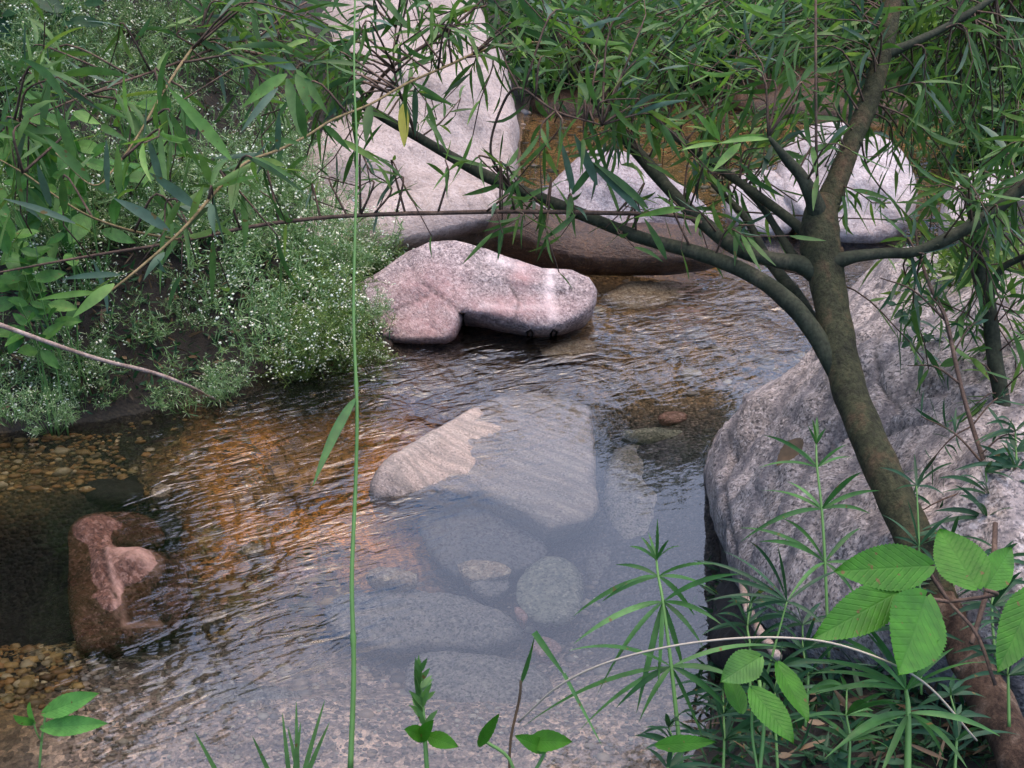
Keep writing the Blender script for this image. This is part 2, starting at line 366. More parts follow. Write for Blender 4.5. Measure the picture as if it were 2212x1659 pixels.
def broadleaf(mb, base, tip, wid, nrm, teeth=16, cup=.12, droop=.12, mi=0, petiole=None, wide_at=.38):
    base = Vector(base); tip = Vector(tip); ax = tip-base; Ln = ax.length; t0 = ax/Ln
    s = t0.cross(Vector(nrm)).normalized(); n = s.cross(t0)
    nu = teeth*2; nv = 4; vs = []; uv = []; fs = []
    for i in range(nu+1):
        u = i/nu
        if u < wide_at: e = math.sin(math.pi/2*(u/wide_at))**.55 if u > 0 else .06
        else: e = math.cos(math.pi/2*((u-wide_at)/(1-wide_at)))**.85 if u < 1 else 0.0
        e = max(e, .015)
        hw = wid*.5*e*(1+(.045 if i % 2 else -.02)*(1 if 0 < i < nu else 0))
        lobe = -.05*Ln*(1-u/.12) if u < .12 else 0
        for j in range(-nv, nv+1):
            v = j/nv
            c = base+ax*u+t0*(lobe*abs(v))+s*(hw*v)
            z = cup*wid*(abs(v)**1.3)*.5 - droop*Ln*u*u + 0.003*wid*math.sin(u*teeth*1.4*math.pi-abs(v)*3)
            vs.append(c+n*z); uv.append((u, v*e))
    w_ = 2*nv+1
    for i in range(nu):
        for j in range(2*nv): a = i*w_+j; fs.append((a, a+1, a+w_+1, a+w_))
    mb.add(vs, fs, uv, mi)

# ------------------------------------------------------------------ terrain
def G2(x, y):
    p = G(x, y, 0); return (p.x, p.y)
shore = [(-900, 960), (0, 935), (200, 915), (450, 862), (600, 805), (780, 765), (860, 748), (800, 600), (740, 545), (1100, 500),
         (1125, 430), (1130, 260), (1140, 205), (1600, 190), (2400, 205), (2400, 420), (2212, 500), (1950, 590), (1860, 680), (1780, 775), (1650, 865),
         (1570, 965), (1540, 1050), (1560, 1180), (1545, 1380), (1560, 1500), (1500, 1640), (1350, 1750), (600, 1760), (0, 1720), (-700, 1700)]
shore_w = np.array([G2(*p) for p in shore])
def sdist(X, Y):
    sh = X.shape; x = X.ravel(); y = Y.ravel()
    d = np.full(x.shape, 1e9); ins = np.zeros(x.shape, bool); n = len(shore_w)
    for i in range(n):
        ax, ay = shore_w[i]; bx, by = shore_w[(i+1) % n]; ex, ey = bx-ax, by-ay
        t = np.clip(((x-ax)*ex+(y-ay)*ey)/(ex*ex+ey*ey), 0, 1)
        d = np.minimum(d, np.hypot(x-ax-t*ex, y-ay-t*ey))
        c = ((ay > y) != (by > y)) & (x < ex*(y-ay)/(ey if abs(ey) > 1e-9 else 1e-9)+ax); ins ^= c
    return np.where(ins, -d, d).reshape(sh)
def gauss(X, Y, px, py, r):
    gx, gy = G2(px, py); return np.exp(-((X-gx)**2+(Y-gy)**2)/(r*r))
def fbm(X, Y, s, seed=0.0, oct=3):
    f = np.zeros(X.size); xs = X.ravel(); ys = Y.ravel()
    for i in range(X.size):
        f[i] = noise.fractal(Vector((xs[i]*s+seed, ys[i]*s, seed)), 1.0, 2.0, oct)
    return f.reshape(X.shape)
def terrain(X, Y, detail=True):
    s = sdist(X, Y)
    dep = -np.minimum(.30, .04+(-s)*.55)
    # shallows: near bank, left gravel, far pool
    near = np.clip((2.05-Y)/.35, 0, 1); dep = dep*(1-.82*near)
    dep = dep*(1-.65*np.clip((Y-4.0)/.8, 0, 1))
    for (px, py, r, k) in [(120, 1000, .35, .75), (60, 1450, .25, .6), (550, 1180, .35, .5), (1350, 660, .4, .6), (1500, 720, .4, .6), (480, 930, .3, .45)]:
        dep = dep*(1-k*gauss(X, Y, px, py, r))
    out = np.maximum(s, 0)
    left = out*.85/(1+out*.18)
    right = np.minimum(out*1.1, .30+.10*out)
    far = np.minimum(out*.45, 1.2+out*.05)
    wl = np.clip((-X+.1)/.5, 0, 1); wf = np.clip((Y-5.2)/1.2, 0, 1)*(1-wl)
    nearb = np.minimum(out*.3, .25)
    wn = np.clip((1.55-Y)/.2, 0, 1)*(X < .25)
    h = left*wl+right*(1-wl); h = h*(1-wf)+far*wf; h = h*(1-wn)+nearb*wn
    h = np.minimum(h, 3.0)
    z = np.where(s < 0, dep, h)
    if detail: z = z+fbm(X, Y, 6, 3.1)*.018*np.clip(np.abs(s)*4, .3, 1)*np.where(Y < 12, 1, 0)
    return z

def axis(a, b, step, far, lo=True):
    c = list(np.arange(a, b, step)); g = step; x = c[-1]
    while x < far: g *= 1.35; x += g; c.append(x)
    g = step; x = c[0]; pre = []
    while x > -far: g *= 1.35; x -= g; pre.append(x)
    return np.array(pre[::-1]+c)
xs = axis(-3.2, 3.4, .035, 90); ys = axis(1.2, 8.0, .035, 90)
X, Y = np.meshgrid(xs, ys); Z = terrain(X, Y)
nx, ny = len(xs), len(ys)
import bisect
xl, yl = list(xs), list(ys)
def tz(x, y):
    i = max(0, min(nx-2, bisect.bisect(xl, x)-1)); j = max(0, min(ny-2, bisect.bisect(yl, y)-1))
    u = (x-xl[i])/(xl[i+1]-xl[i]); v = (y-yl[j])/(yl[j+1]-yl[j])
    return float((Z[j, i]*(1-u)+Z[j, i+1]*u)*(1-v)+(Z[j+1, i]*(1-u)+Z[j+1, i+1]*u)*v)
def march(px, py):
    d = 1.0
    while d < 30:
        p = P(px, py, d)
        if p.z < tz(p.x, p.y): return p
        d += .03
    return p
me = bpy.data.meshes.new('ground')
vv = np.stack([X, Y, Z], -1).reshape(-1, 3)
ff = [(j*nx+i, j*nx+i+1, (j+1)*nx+i+1, (j+1)*nx+i) for j in range(ny-1) for i in range(nx-1)]
me.from_pydata(vv.tolist(), [], ff); me.polygons.foreach_set('use_smooth', [True]*len(ff))
# sediment colours by place (soil, sand, orange gravel), shade painted in at lower left
S = sdist(X, Y); col = np.zeros(X.shape+(3,)); col[:] = (.070, .064, .062)
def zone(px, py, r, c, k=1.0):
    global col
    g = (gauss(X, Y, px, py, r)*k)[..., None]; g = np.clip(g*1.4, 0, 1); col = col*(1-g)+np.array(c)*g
for (px, py, r) in [(1300, 290, .9), (1450, 330, .8), (1250, 400, .6), (1600, 330, .9), (2000, 260, 1.0)]: zone(px, py, r, (.25, .145, .06))
for (px, py, r) in [(1400, 630, .45), (1300, 700, .35), (1520, 640, .35), (1500, 740, .3)]: zone(px, py, r, (.20, .125, .06))
for (px, py, r) in [(450, 950, .40), (620, 990, .35), (550, 880, .3), (700, 1020, .2)]: zone(px, py, r, (.60, .25, .05))
for (px, py, r) in [(100, 970, .3), (20, 990, .3), (200, 1020, .2), (60, 1450, .2)]: zone(px, py, r, (.34, .22, .08))
for (px, py, r) in [(60, 1200, .28), (120, 1320, .25), (250, 1090, .2), (240, 960, .14), (-80, 1250, .3), (300, 1420, .12), (-200, 1300, .4)]: zone(px, py, r, (.006, .005, .004))  # near-black bed: shade and missing sky reflection painted into the colour
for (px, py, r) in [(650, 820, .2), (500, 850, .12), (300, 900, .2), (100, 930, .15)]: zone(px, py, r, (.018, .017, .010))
for (px, py, r) in [(700, 1560, .3), (1100, 1560, .3), (350, 1580, .2), (900, 1600, .3)]: zone(px, py, r, (.40, .31, .27))
for (px, py, r) in [(1400, 1100, .2), (1380, 950, .2), (1480, 1300, .2)]: zone(px, py, r, (.06, .06, .075))
soil = np.array((.010, .008, .005)); k = np.clip(S/.06+.3, 0, 1)[..., None]; col = col*(1-k)+soil*k
ca = me.color_attributes.new('SedimentShade', 'FLOAT_COLOR', 'POINT')
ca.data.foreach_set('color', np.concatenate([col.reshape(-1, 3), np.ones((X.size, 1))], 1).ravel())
m, nt_, out = newmat('ground_sediment_shade')
at_ = N(nt_, "Attribute", attribute_name='SedimentShade'); tc = N(nt_, "TexCoord"); v = tc.outputs['Object']
vo = N(nt_, "TexVoronoi"); vo.inputs['Scale'].default_value = 80; L(nt_, v, vo.inputs['Vector'])
vc = N(nt_, "Separate" "Color") ; L(nt_, vo.outputs['Color'], vc.inputs[0])
peb = ramp(nt_, vc.outputs[0], [(0, (.45,)*3), (.6, (1.0, .97, .92)), (1, (1.9, 1.75, 1.55))]).outputs[0]
c = mixc(nt_, .85, at_.outputs['Color'], peb, 'MULTIPLY')
c = mixc(nt_, 1, c, ramp(nt_, noise_n(nt_, v, 5, 6, .7), [(.3, (.5,)*3), (.7, (1.5,)*3)]).outputs[0], 'MULTIPLY')
c = mixc(nt_, 1, c, ramp(nt_, noise_n(nt_, v, 160, 3, .7), [(.3, (.6,)*3), (.7, (1.4,)*3)]).outputs[0], 'MULTIPLY')
bs = N(nt_, "BsdfPrincipled"); bs.inputs['Roughness'].default_value = .85; L(nt_, c, bs.inputs['Base Color'])
b = N(nt_, "Bump"); b.inputs['Distance'].default_value = .01
iv = N(nt_, "Math", operation='SUBTRACT', i_0=1.0); L(nt_, vo.outputs['Distance'], iv.inputs[1]); L(nt_, iv.outputs[0], b.inputs['Height'])
L(nt_, b.outputs[0], bs.inputs['Normal']); L(nt_, bs.outputs[0], out.inputs[0])
sa = me.attributes.new('Soil', 'FLOAT', 'POINT'); sa.data.foreach_set('value', np.clip(S/.05+.2, 0, 1).ravel())
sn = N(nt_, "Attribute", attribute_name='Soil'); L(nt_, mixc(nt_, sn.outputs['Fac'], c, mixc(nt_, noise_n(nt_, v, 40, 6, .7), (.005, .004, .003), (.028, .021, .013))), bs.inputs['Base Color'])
hm_ = N(nt_, "Mix", data_type='FLOAT'); L(nt_, sn.outputs['Fac'], hm_.inputs[0]); L(nt_, iv.outputs[0], hm_.inputs[2]); L(nt_, noise_n(nt_, v, 60, 6, .75), hm_.inputs[3]); L(nt_, hm_.outputs[0], b.inputs['Height'])
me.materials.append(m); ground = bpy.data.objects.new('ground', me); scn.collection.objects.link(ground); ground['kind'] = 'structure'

# ------------------------------------------------------------------ water
wx = np.arange(-4.2, 5.2, .06); wy = np.arange(1.0, 10.6, .06); WX, WY = np.meshgrid(wx, wy)
def seg_d(X, Y, pl):
    q = [G2(*p) for p in pl]; d = np.full(X.shape, 1e9)
    for (ax, ay), (bx, by) in zip(q[:-1], q[1:]):
        ex, ey = bx-ax, by-ay; t = np.clip(((X-ax)*ex+(Y-ay)*ey)/(ex*ex+ey*ey), 0, 1)
        d = np.minimum(d, np.hypot(X-ax-t*ex, Y-ay-t*ey))
    return d
d1 = seg_d(WX, WY, [(2000, 650), (1600, 700), (1250, 760), (950, 850), (780, 980)])
d2 = seg_d(WX, WY, [(780, 980), (650, 1150), (620, 1350), (450, 1450), (250, 1500)])
d3 = seg_d(WX, WY, [(900, 850), (600, 920), (450, 1000)])
rip = np.exp(-(d1/.36)**2)+.5*np.exp(-(d2/.24)**2)+.6*np.exp(-(d3/.25)**2)+.04
calm = np.exp(-(seg_d(WX, WY, [(1420, 960), (1400, 1150), (1250, 1300), (1350, 1500)])/.42)**2)
rip = np.clip(rip*(1-.93*calm), .03, 1.1)
nwx, nwy = len(wx), len(wy); me = bpy.data.meshes.new('water')
wv_ = np.stack([WX, WY, np.zeros_like(WX)], -1).reshape(-1, 3)
ff = [(j*nwx+i, j*nwx+i+1, (j+1)*nwx+i+1, (j+1)*nwx+i) for j in range(nwy-1) for i in range(nwx-1)]
me.from_pydata(wv_.tolist(), [], ff); me.polygons.foreach_set('use_smooth', [True]*len(ff))
ra = me.attributes.new('Ripple', 'FLOAT', 'POINT'); ra.data.foreach_set('value', rip.ravel())
m, nt_, out = newmat('stream_water')
tc = N(nt_, "TexCoord"); at_ = N(nt_, "Attribute", attribute_name='Ripple')
def wave(rot, sc, scale, det, dist):
    # warped, elongated wavelets
    mp = N(nt_, "Mapping", vector_type='TEXTURE'); L(nt_, tc.outputs['Object'], mp.inputs['Vector'])
    sc = tuple(1/q for q in sc)
    mp.inputs['Rotation'].default_value = (0, 0, rot); mp.inputs['Scale'].default_value = sc
    return noise_n(nt_, mp.outputs[0], scale, det, .55, dist)
a = wave(.50, (.42, 1.25, 1), 18, 2, .85); b_ = wave(.25, (.5, 1.2, 1), 42, 2, .4); c_ = wave(.8, (.8, 1, 1), 4, 2, .2)
s1 = N(nt_, "Math", operation='MULTIPLY_ADD', i_1=.42); L(nt_, b_, s1.inputs[0]); L(nt_, a, s1.inputs[2])
s2 = N(nt_, "Math", operation='MULTIPLY_ADD', i_1=.9); L(nt_, c_, s2.inputs[0]); L(nt_, s1.outputs[0], s2.inputs[2])
pt = ramp(nt_, noise_n(nt_, tc.outputs['Object'], 2.6, 3, .55, 1.2), [(.36, (.50,)*3), (.62, (1.25,)*3)])
pm = N(nt_, "Math", operation='MULTIPLY'); L(nt_, pt.outputs[0], pm.inputs[0]); L(nt_, at_.outputs['Fac'], pm.inputs[1])
hm = N(nt_, "Math", operation='MULTIPLY'); L(nt_, s2.outputs[0], hm.inputs[0]); L(nt_, pm.outputs[0], hm.inputs[1])
bmp = N(nt_, "Bump"); bmp.inputs['Distance'].default_value = .016; bmp.inputs['Strength'].default_value = 1
L(nt_, hm.outputs[0], bmp.inputs['Height'])
rf = N(nt_, "BsdfRefraction"); rf.inputs['IOR'].default_value = 1.333; rf.inputs['Roughness'].default_value = 0.0
rf.inputs['Color'].default_value = (.93, .95, .93, 1); L(nt_, bmp.outputs[0], rf.inputs['Normal'])
gl = N(nt_, "BsdfGlossy"); gl.inputs['Roughness'].default_value = .03; L(nt_, bmp.outputs[0], gl.inputs['Normal'])
gl.inputs['Color'].default_value = (1, 1, 1, 1)
fr = N(nt_, "Fresnel"); fr.inputs['IOR'].default_value = 1.68; L(nt_, bmp.outputs[0], fr.inputs['Normal'])
mx = N(nt_, "MixShader"); L(nt_, fr.outputs[0], mx.inputs[0]); L(nt_, rf.outputs[0], mx.inputs[1]); L(nt_, gl.outputs[0], mx.inputs[2])
L(nt_, mx.outputs[0], out.inputs[0])
me.materials.append(m); water = bpy.data.objects.new('water', me); scn.collection.objects.link(water); water['kind'] = 'structure'

# ------------------------------------------------------------------ rocks
def chaikin(pts, it):
    for _ in range(it):
        q = []
        for i in range(len(pts)):
            a = pts[i]; b = pts[(i+1) % len(pts)]
            q += [(a[0]*.75+b[0]*.25, a[1]*.75+b[1]*.25), (a[0]*.25+b[0]*.75, a[1]*.25+b[1]*.75)]
        pts = q
    return pts
def rock(name, mat, outline, anchors, front=.1, back=.2, rnd=60, dome=.4, step=14, nz=.02, nscale=5, bumps=(), cracks=(), smooth=1, view=.35, facets=0, strata=None, veins=(), tints=(),
         label='', cat='rock', up=0.0, jag=3, parent=None, mat2=None, group=None, seed=0):
    pl = []
    sm = chaikin(outline, smooth)
    for i in range(len(sm)):
        a = sm[i]; b = sm[(i+1) % len(sm)]; n = max(1, int(math.hypot(b[0]-a[0], b[1]-a[1])/step))
        for k in range(n):
            x = lerp(a[0], b[0], k/n); y = lerp(a[1], b[1], k/n)
            x += jag*noise.noise(Vector((x*.021, y*.021, seed+5)))+jag*.6*noise.noise(Vector((x*.06, y*.06, seed)))
            y += jag*noise.noise(Vector((x*.021, y*.021, seed+9)))
            pl.append((x, y))
    B = np.array(pl); nb = len(B); x0, y0 = B.min(0); x1, y1 = B.max(0)
    gx, gy = np.meshgrid(np.arange(x0, x1, step), np.arange(y0, y1, step*.87)); gx = gx+((np.arange(gx.shape[0]) % 2)*step*.5)[:, None]
    gp = np.stack([gx.ravel(), gy.ravel()], 1)
    def bd(p):
        d = np.full(len(p), 1e9); ins = np.zeros(len(p), bool)
        for i in range(nb):
            a = B[i]; b = B[(i+1) % nb]; e = b-a; t = np.clip(((p-a)@e)/(e@e+1e-12), 0, 1)
            d = np.minimum(d, np.hypot(*(p-a-t[:, None]*e).T))
            ins ^= ((a[1] > p[:, 1]) != (b[1] > p[:, 1])) & (p[:, 0] < e[0]*(p[:, 1]-a[1])/(e[1] if abs(e[1]) > 1e-9 else 1e-9)+a[0])
        return d, ins
    d, ins = bd(gp); keep = ins & (d > step*.55); gp = gp[keep]; d = d[keep]
    allp = np.concatenate([B, gp]); dd = np.concatenate([np.zeros(nb), d]); dm = max(dd.max(), 1)
    vo, eo, fo, ov, oe, of = delaunay_2d_cdt([Vector(p) for p in allp], [], [list(range(nb))], 1, 1e-6)
    # map output verts to the distances
    idx = [o[0] if o else 0 for o in ov]
    pts = [allp[i] for i in idx]; dist = [dd[i] for i in idx]
    # base plane
    A = []
    for a in anchors:
        A.append(G(a[0], a[1], a[2]) if a[2] is not None else P(a[0], a[1], a[3]))
    c = sum(A, Vector())/len(A); Q = np.array([tuple(q-c) for q in A]); n = Vector(np.linalg.svd(Q)[2][2])
    if n.dot(Vector((0, 0, CAM_H))-c) < 0: n = -n
    refr = max(a[2] if a[2] is not None else 1 for a in anchors) < -.005
    zc = c.z
    nf = n if refr else (n*(1-view)+(Vector((0, 0, CAM_H))-c).normalized()*view+Vector((0, 0, 1))*up).normalized()
    rf_ = random.Random(int(seed*10)+len(outline)); xm_, ym_ = (x0+x1)/2, (y0+y1)/2; FC = []
    for k in range(facets):
        FC.append((rf_.uniform(0, 6.28), rf_.uniform(.62, 1.0), rf_.uniform(.25, 1.0)))
    V0 = []; V1 = []; AV = []; AT = []; AC = []
    rr = min(rnd, dm)
    for p, q in zip(pts, dist):
        if refr: base = G(p[0], p[1], zc)
        else:
            r = ray(*p); o = Vector((0, 0, CAM_H)); t = (c-o).dot(n)/r.dot(n); base = o+r*t
        t = min(q/rr, 1); h = math.sqrt(max(0, 1-(1-t)**2)); s = min(q/dm, 1); ds = math.sin(s*math.pi/2)
        hh = h*(1-dome)+ds*dome
        f = front*hh
        for (fa, fc_, fs_) in FC:
            uu = ((p[0]-xm_)/(x1-x0)*2)*math.cos(fa)+((p[1]-ym_)/(y1-y0)*2)*math.sin(fa)
            f = min(f, max(f*.3, front*(fc_-fs_*uu*.8)+front*.05*noise.noise(base*9)))
        if strata:
            th_, fq, am_ = strata; sc_ = -base.x*math.sin(th_)+base.y*math.cos(th_)+base.z*.5; al_ = base.x*math.cos(th_)+base.y*math.sin(th_)
            f += am_*(1-2*abs(noise.noise(Vector((sc_*fq, al_*fq*.13, seed)))))*min(1, q/rr)+am_*.5*noise.noise(Vector((sc_*fq*2.7, al_*fq*.3, seed+3)))
        for (bx, by, brx, bry, ang, amp) in bumps:
            ux, uy = p[0]-bx, p[1]-by; ca_, sa_ = math.cos(math.radians(ang)), math.sin(math.radians(ang))
            e = ((ux*ca_+uy*sa_)/brx)**2+((-ux*sa_+uy*ca_)/bry)**2
            f += amp*math.exp(-e)*min(1, q/rr*1.5)
        for (cl, cw, amp) in cracks:
            dmin = 1e9
            for (ax, ay), (bx, by) in zip(cl[:-1], cl[1:]):
                ex, ey = bx-ax, by-ay; t_ = max(0, min(1, ((p[0]-ax)*ex+(p[1]-ay)*ey)/(ex*ex+ey*ey)))
                dmin = min(dmin, math.hypot(p[0]-ax-t_*ex, p[1]-ay-t_*ey))
            f -= amp*math.exp(-(dmin/cw)**2)
        def pdist(cl):
            dm_ = 1e9
            for (ax, ay), (bx, by) in zip(cl[:-1], cl[1:]):
                ex, ey = bx-ax, by-ay; t_ = max(0, min(1, ((p[0]-ax)*ex+(p[1]-ay)*ey)/(ex*ex+ey*ey)))
                dm_ = min(dm_, math.hypot(p[0]-ax-t_*ex, p[1]-ay-t_*ey))
            return dm_
        AC.append(max([math.exp(-(pdist(cl)/(cw*.9))**2) for cl, cw, am in cracks] or [0]))
        AV.append(max([math.exp(-(pdist(cl)/cw)**2) for cl, cw in veins] or [0]))
        AT.append(max([math.exp(-((p[0]-bx)/brx)**2-((p[1]-by)/bry)**2) for bx, by, brx, bry in tints] or [0]))
        nv = noise.fractal(base*nscale+Vector((seed, 0, 0)), .9, 2.1, 4)*nz + noise.fractal(base*nscale*4+Vector((0, seed, 0)), .9, 2.1, 3)*nz*.25
        V0.append(base+nf*(f+nv*min(1, q/rr+.15)))
        V1.append(base-n*(back*(h*.6+ds*.4)) if q > 0 else None)
    mb = MB(); vs = list(V0); mapb = []
    for i in range(len(pts)):
        if V1[i] is None: mapb.append(i)
        else: mapb.append(len(vs)); vs.append(V1[i])
    fs = []
    for f in fo:
        a, b, cc = f[0], f[1], f[2]
        nn = (V0[b]-V0[a]).cross(V0[cc]-V0[a])
        if nn.dot(n) < 0: a, b, cc = cc, b, a
        fs.append((a, b, cc)); fs.append((mapb[cc], mapb[b], mapb[a]))
    mb.add(vs, fs)
    o = mb.build(name, mat, parent)
    nb_ = len(V0)
    for an, arr in (('Vein', AV), ('Tint', AT), ('Crack', AC)):
        at = o.data.attributes.new(an, 'FLOAT', 'POINT'); at.data.foreach_set('value', np.array(arr+[0.0]*(len(vs)-nb_)))
    if label: tag(o, label, cat, group)
    return o

rock('boulder', 'pale', [(520, 570), (560, 420), (590, 310), (630, 230), (650, 120), (690, 30), (760, -30), (900, -50), (1010, -20), (1060, 60),
      (1090, 130), (1110, 190), (1122, 300), (1115, 400), (1100, 455), (1060, 510), (980, 560), (800, 580), (650, 590)],
     [(800, 560, -.02), (1080, 500, 0.02), (650, 560, 0), (850, 40, None, 5.6), (1060, 100, None, 5.5)], facets=6, front=.30, back=.6, rnd=110, dome=.5, step=13,
     nz=.05, nscale=3, jag=6, bumps=[(960, 250, 200, 60, 25, .06), (1060, 300, 40, 160, 5, -.06), (800, 400, 150, 60, 0, .05)],
     cracks=[([(790, 540), (950, 500), (1110, 460)], 9, .05)],
     label='tall pale granite boulder behind the white flowers, highest rock in the picture', cat='boulder')
rock('rock_ledge', 'pale', [(760, 560), (850, 515), (960, 490), (1050, 468), (1100, 462), (1098, 485), (1040, 530), (980, 560), (860, 575)],
     [(850, 570, 0), (1050, 530, 0), (1000, 480, None, 4.35), (860, 520, None, 4.3)], front=.02, view=.6, back=.25, rnd=25, nz=.02, step=10, jag=2,
     cracks=[([(860, 545), (960, 520), (1060, 500)], 6, .02)], label='low tan ledge of rock at the foot of the tall pale boulder', cat='rock')
rock('boulder', 'pink', [(690, 690), (740, 630), (820, 585), (880, 545), (930, 522), (985, 519), (1050, 537), (1110, 560), (1170, 578), (1235, 582), (1272, 597),
      (1291, 628), (1288, 655), (1262, 690), (1215, 716), (1170, 724), (1110, 712), (1050, 695), (1000, 683), (992, 700), (985, 728), (965, 745), (910, 747), (840, 738), (760, 745), (700, 730)],
     [(920, 750, 0), (1200, 725, 0), (740, 740, 0), (960, 520, None, 3.95), (1250, 590, None, 3.85)], front=.055, back=.32, rnd=13, dome=.22, view=.55, facets=4, nz=.010, nscale=8, step=8, smooth=0, jag=3,
     bumps=[(1130, 612, 150, 10, 9, .012), (900, 610, 110, 24, -28, .016)],
     cracks=[([(1000, 683), (1060, 690), (1130, 706)], 5, .012), ([(1115, 566), (1090, 610), (1120, 650), (1110, 700)], 3, .008), ([(880, 560), (905, 610), (960, 650), (998, 684)], 3, .008), ([(930, 640), (860, 670), (820, 720)], 3, .006)], veins=[([(1190, 585), (1185, 640), (1192, 690)], 10), ([(1040, 665), (1110, 672), (1180, 668)], 6), ([(1060, 560), (1130, 585)], 9)],  # first crack line also paints the shade of the undercut along the lower edge
     tints=[(930, 640, 90, 60), (920, 710, 90, 30), (1110, 670, 110, 34), (1130, 600, 30, 40)],
     label='pink and grey granite boulder with a pale vein, lying in midstream', cat='boulder')
rock('boulder', 'lav', [(1110, 520), (1135, 455), (1185, 400), (1235, 350), (1280, 320), (1330, 318), (1390, 345), (1450, 385), (1510, 430), (1560, 480), (1545, 540), (1450, 552), (1300, 545), (1180, 535)],
     [(1200, 540, 0), (1500, 545, 0), (1300, 330, None, 4.75), (1420, 370, None, 4.75)], facets=6, front=.14, back=.35, rnd=60, dome=.6, nz=.03, step=11,
     bumps=[(1330, 400, 140, 30, 30, .04)], label='grey lavender boulder with bright top beyond the pink granite one', cat='boulder')
rock('rock_shelf', 'brown', [(1030, 560), (1050, 530), (1095, 492), (1140, 512), (1220, 548), (1350, 560), (1480, 552), (1560, 558), (1570, 570), (1500, 590), (1380, 598), (1230, 592), (1120, 585)],
     [(1100, 590, -.01), (1480, 600, -.01), (1300, 515, None, 4.15)], front=.012, view=.8, back=.25, rnd=25, nz=.02, step=10,
     label='wet dark brown rock shelf between the pink and lavender boulders', cat='rock')
rock('boulder', 'white', [(1672, 400), (1690, 310), (1730, 275), (1800, 268), (1880, 285), (1940, 310), (1975, 370), (1985, 440), (1950, 510), (1860, 530), (1760, 510), (1700, 460)],
     [(1720, 520, .0), (1950, 530, 0), (1800, 280, None, 4.9)], facets=6, front=.18, back=.35, rnd=70, nz=.04, step=11,
     bumps=[(1760, 400, 50, 90, 0, -.05)], label='bright white boulder seen through the fork of the willow', cat='boulder')
rock('boulder', 'white', [(1560, 420), (1600, 375), (1660, 360), (1710, 400), (1730, 460), (1700, 510), (1620, 510), (1570, 480)],
     [(1580, 510, 0), (1700, 515, 0), (1640, 370, None, 4.8)], facets=6, front=.1, back=.25, rnd=50, nz=.03, step=11,
     label='smaller whitish boulder left of the willow fork, behind the leaves', cat='boulder')
rock('boulder', 'white', [(2030, 420), (2080, 380), (2160, 360), (2260, 390), (2290, 500), (2230, 580), (2110, 580), (2040, 520)],
     [(2060, 575, 0.05), (2250, 585, 0.05), (2150, 370, None, 4.6)], facets=6, front=.15, back=.35, rnd=60, nz=.04, step=12,
     label='pale boulder at the right edge behind the forked branch', cat='boulder')
rock('boulder', 'brown', [(1140, 250), (1150, 190), (1200, 150), (1280, 140), (1380, 155), (1420, 200), (1400, 245), (1280, 250)],
     [(1150, 250, 0), (1400, 245, 0), (1280, 150, None, 7.4)], facets=6, front=.2, back=.4, rnd=50, nz=.04, step=12,
     label='dim brown boulder at the far edge of the orange shallows', cat='boulder')
rock('boulder', 'brown', [(1560, 240), (1600, 170), (1720, 130), (1850, 150), (2000, 140), (2080, 200), (2060, 250), (1800, 255)],
     [(1600, 250, 0), (2050, 250, 0), (1800, 140, None, 7.4)], facets=6, front=.2, back=.4, rnd=50, nz=.05, step=14,
     label='long rusty brown boulder on the far bank, behind the willow leaves', cat='boulder')
# the big one on the right
rock('boulder', 'grey', [(1905, 558), (1960, 540), (2060, 560), (2180, 600), (2300, 640), (2380, 800), (2380, 1100), (2300, 1350), (2100, 1420), (1900, 1430), (1740, 1400), (1640, 1350),
      (1600, 1290), (1585, 1220), (1560, 1185), (1550, 1140), (1535, 1090), (1523, 1035), (1545, 985), (1575, 945), (1600, 925), (1625, 870), (1680, 845), (1740, 800), (1790, 755), (1815, 690), (1845, 640), (1875, 600)],
     [(1790, 775, 0), (1640, 880, 0), (1530, 1045, 0), (1560, 1200, 0.02), (2150, 760, .50), (2150, 1150, .46), (1920, 570, .20)], front=.13, back=.55, rnd=110, dome=.25,
     nz=.03, nscale=6, step=9, jag=5, view=0, strata=(.91, 13, .022),
     bumps=[(1900, 640, 60, 90, 20, -.04), (2080, 640, 90, 60, 20, -.04), (1740, 960, 190, 22, -35, .035), (1700, 1010, 180, 14, -38, -.03), (1650, 1080, 120, 25, -40, -.02), (1840, 1060, 160, 16, -28, .025), (1950, 900, 120, 90, 0, .04), (1600, 1150, 50, 90, 0, .03), (2080, 960, 150, 20, -15, -.03)],
     cracks=[([(1820, 800), (1870, 740), (1900, 680), (1960, 660)], 5, .03), ([(1790, 900), (1830, 855), (1900, 860), (2000, 830)], 5, .016),
             ([(1640, 1260), (1625, 1150), (1640, 1040), (1700, 960), (1760, 910)], 5, .018), ([(1800, 1110), (1900, 1060), (2010, 1030), (2100, 1040)], 5, .012),
             ([(1990, 860), (1990, 960), (2030, 1010)], 5, .012), ([(1560, 1020), (1620, 960), (1720, 890)], 6, .02)],
     label='huge speckled grey boulder on the right bank behind the willow trunk', cat='boulder')
rock('rock', 'black', [(1550, 1190), (1575, 1160), (1610, 1200), (1660, 1300), (1720, 1390), (1650, 1450), (1540, 1440), (1528, 1380), (1550, 1300)],  # near-black rock stands in for the shaded undercut of the grey boulder
     [(1550, 1200, 0), (1530, 1400, 0), (1680, 1400, .2)], front=.03, back=.2, rnd=40, nz=.03, step=9, jag=14,
     label='black rock at the water edge standing in for the shaded undercut of the huge grey boulder', cat='rock')
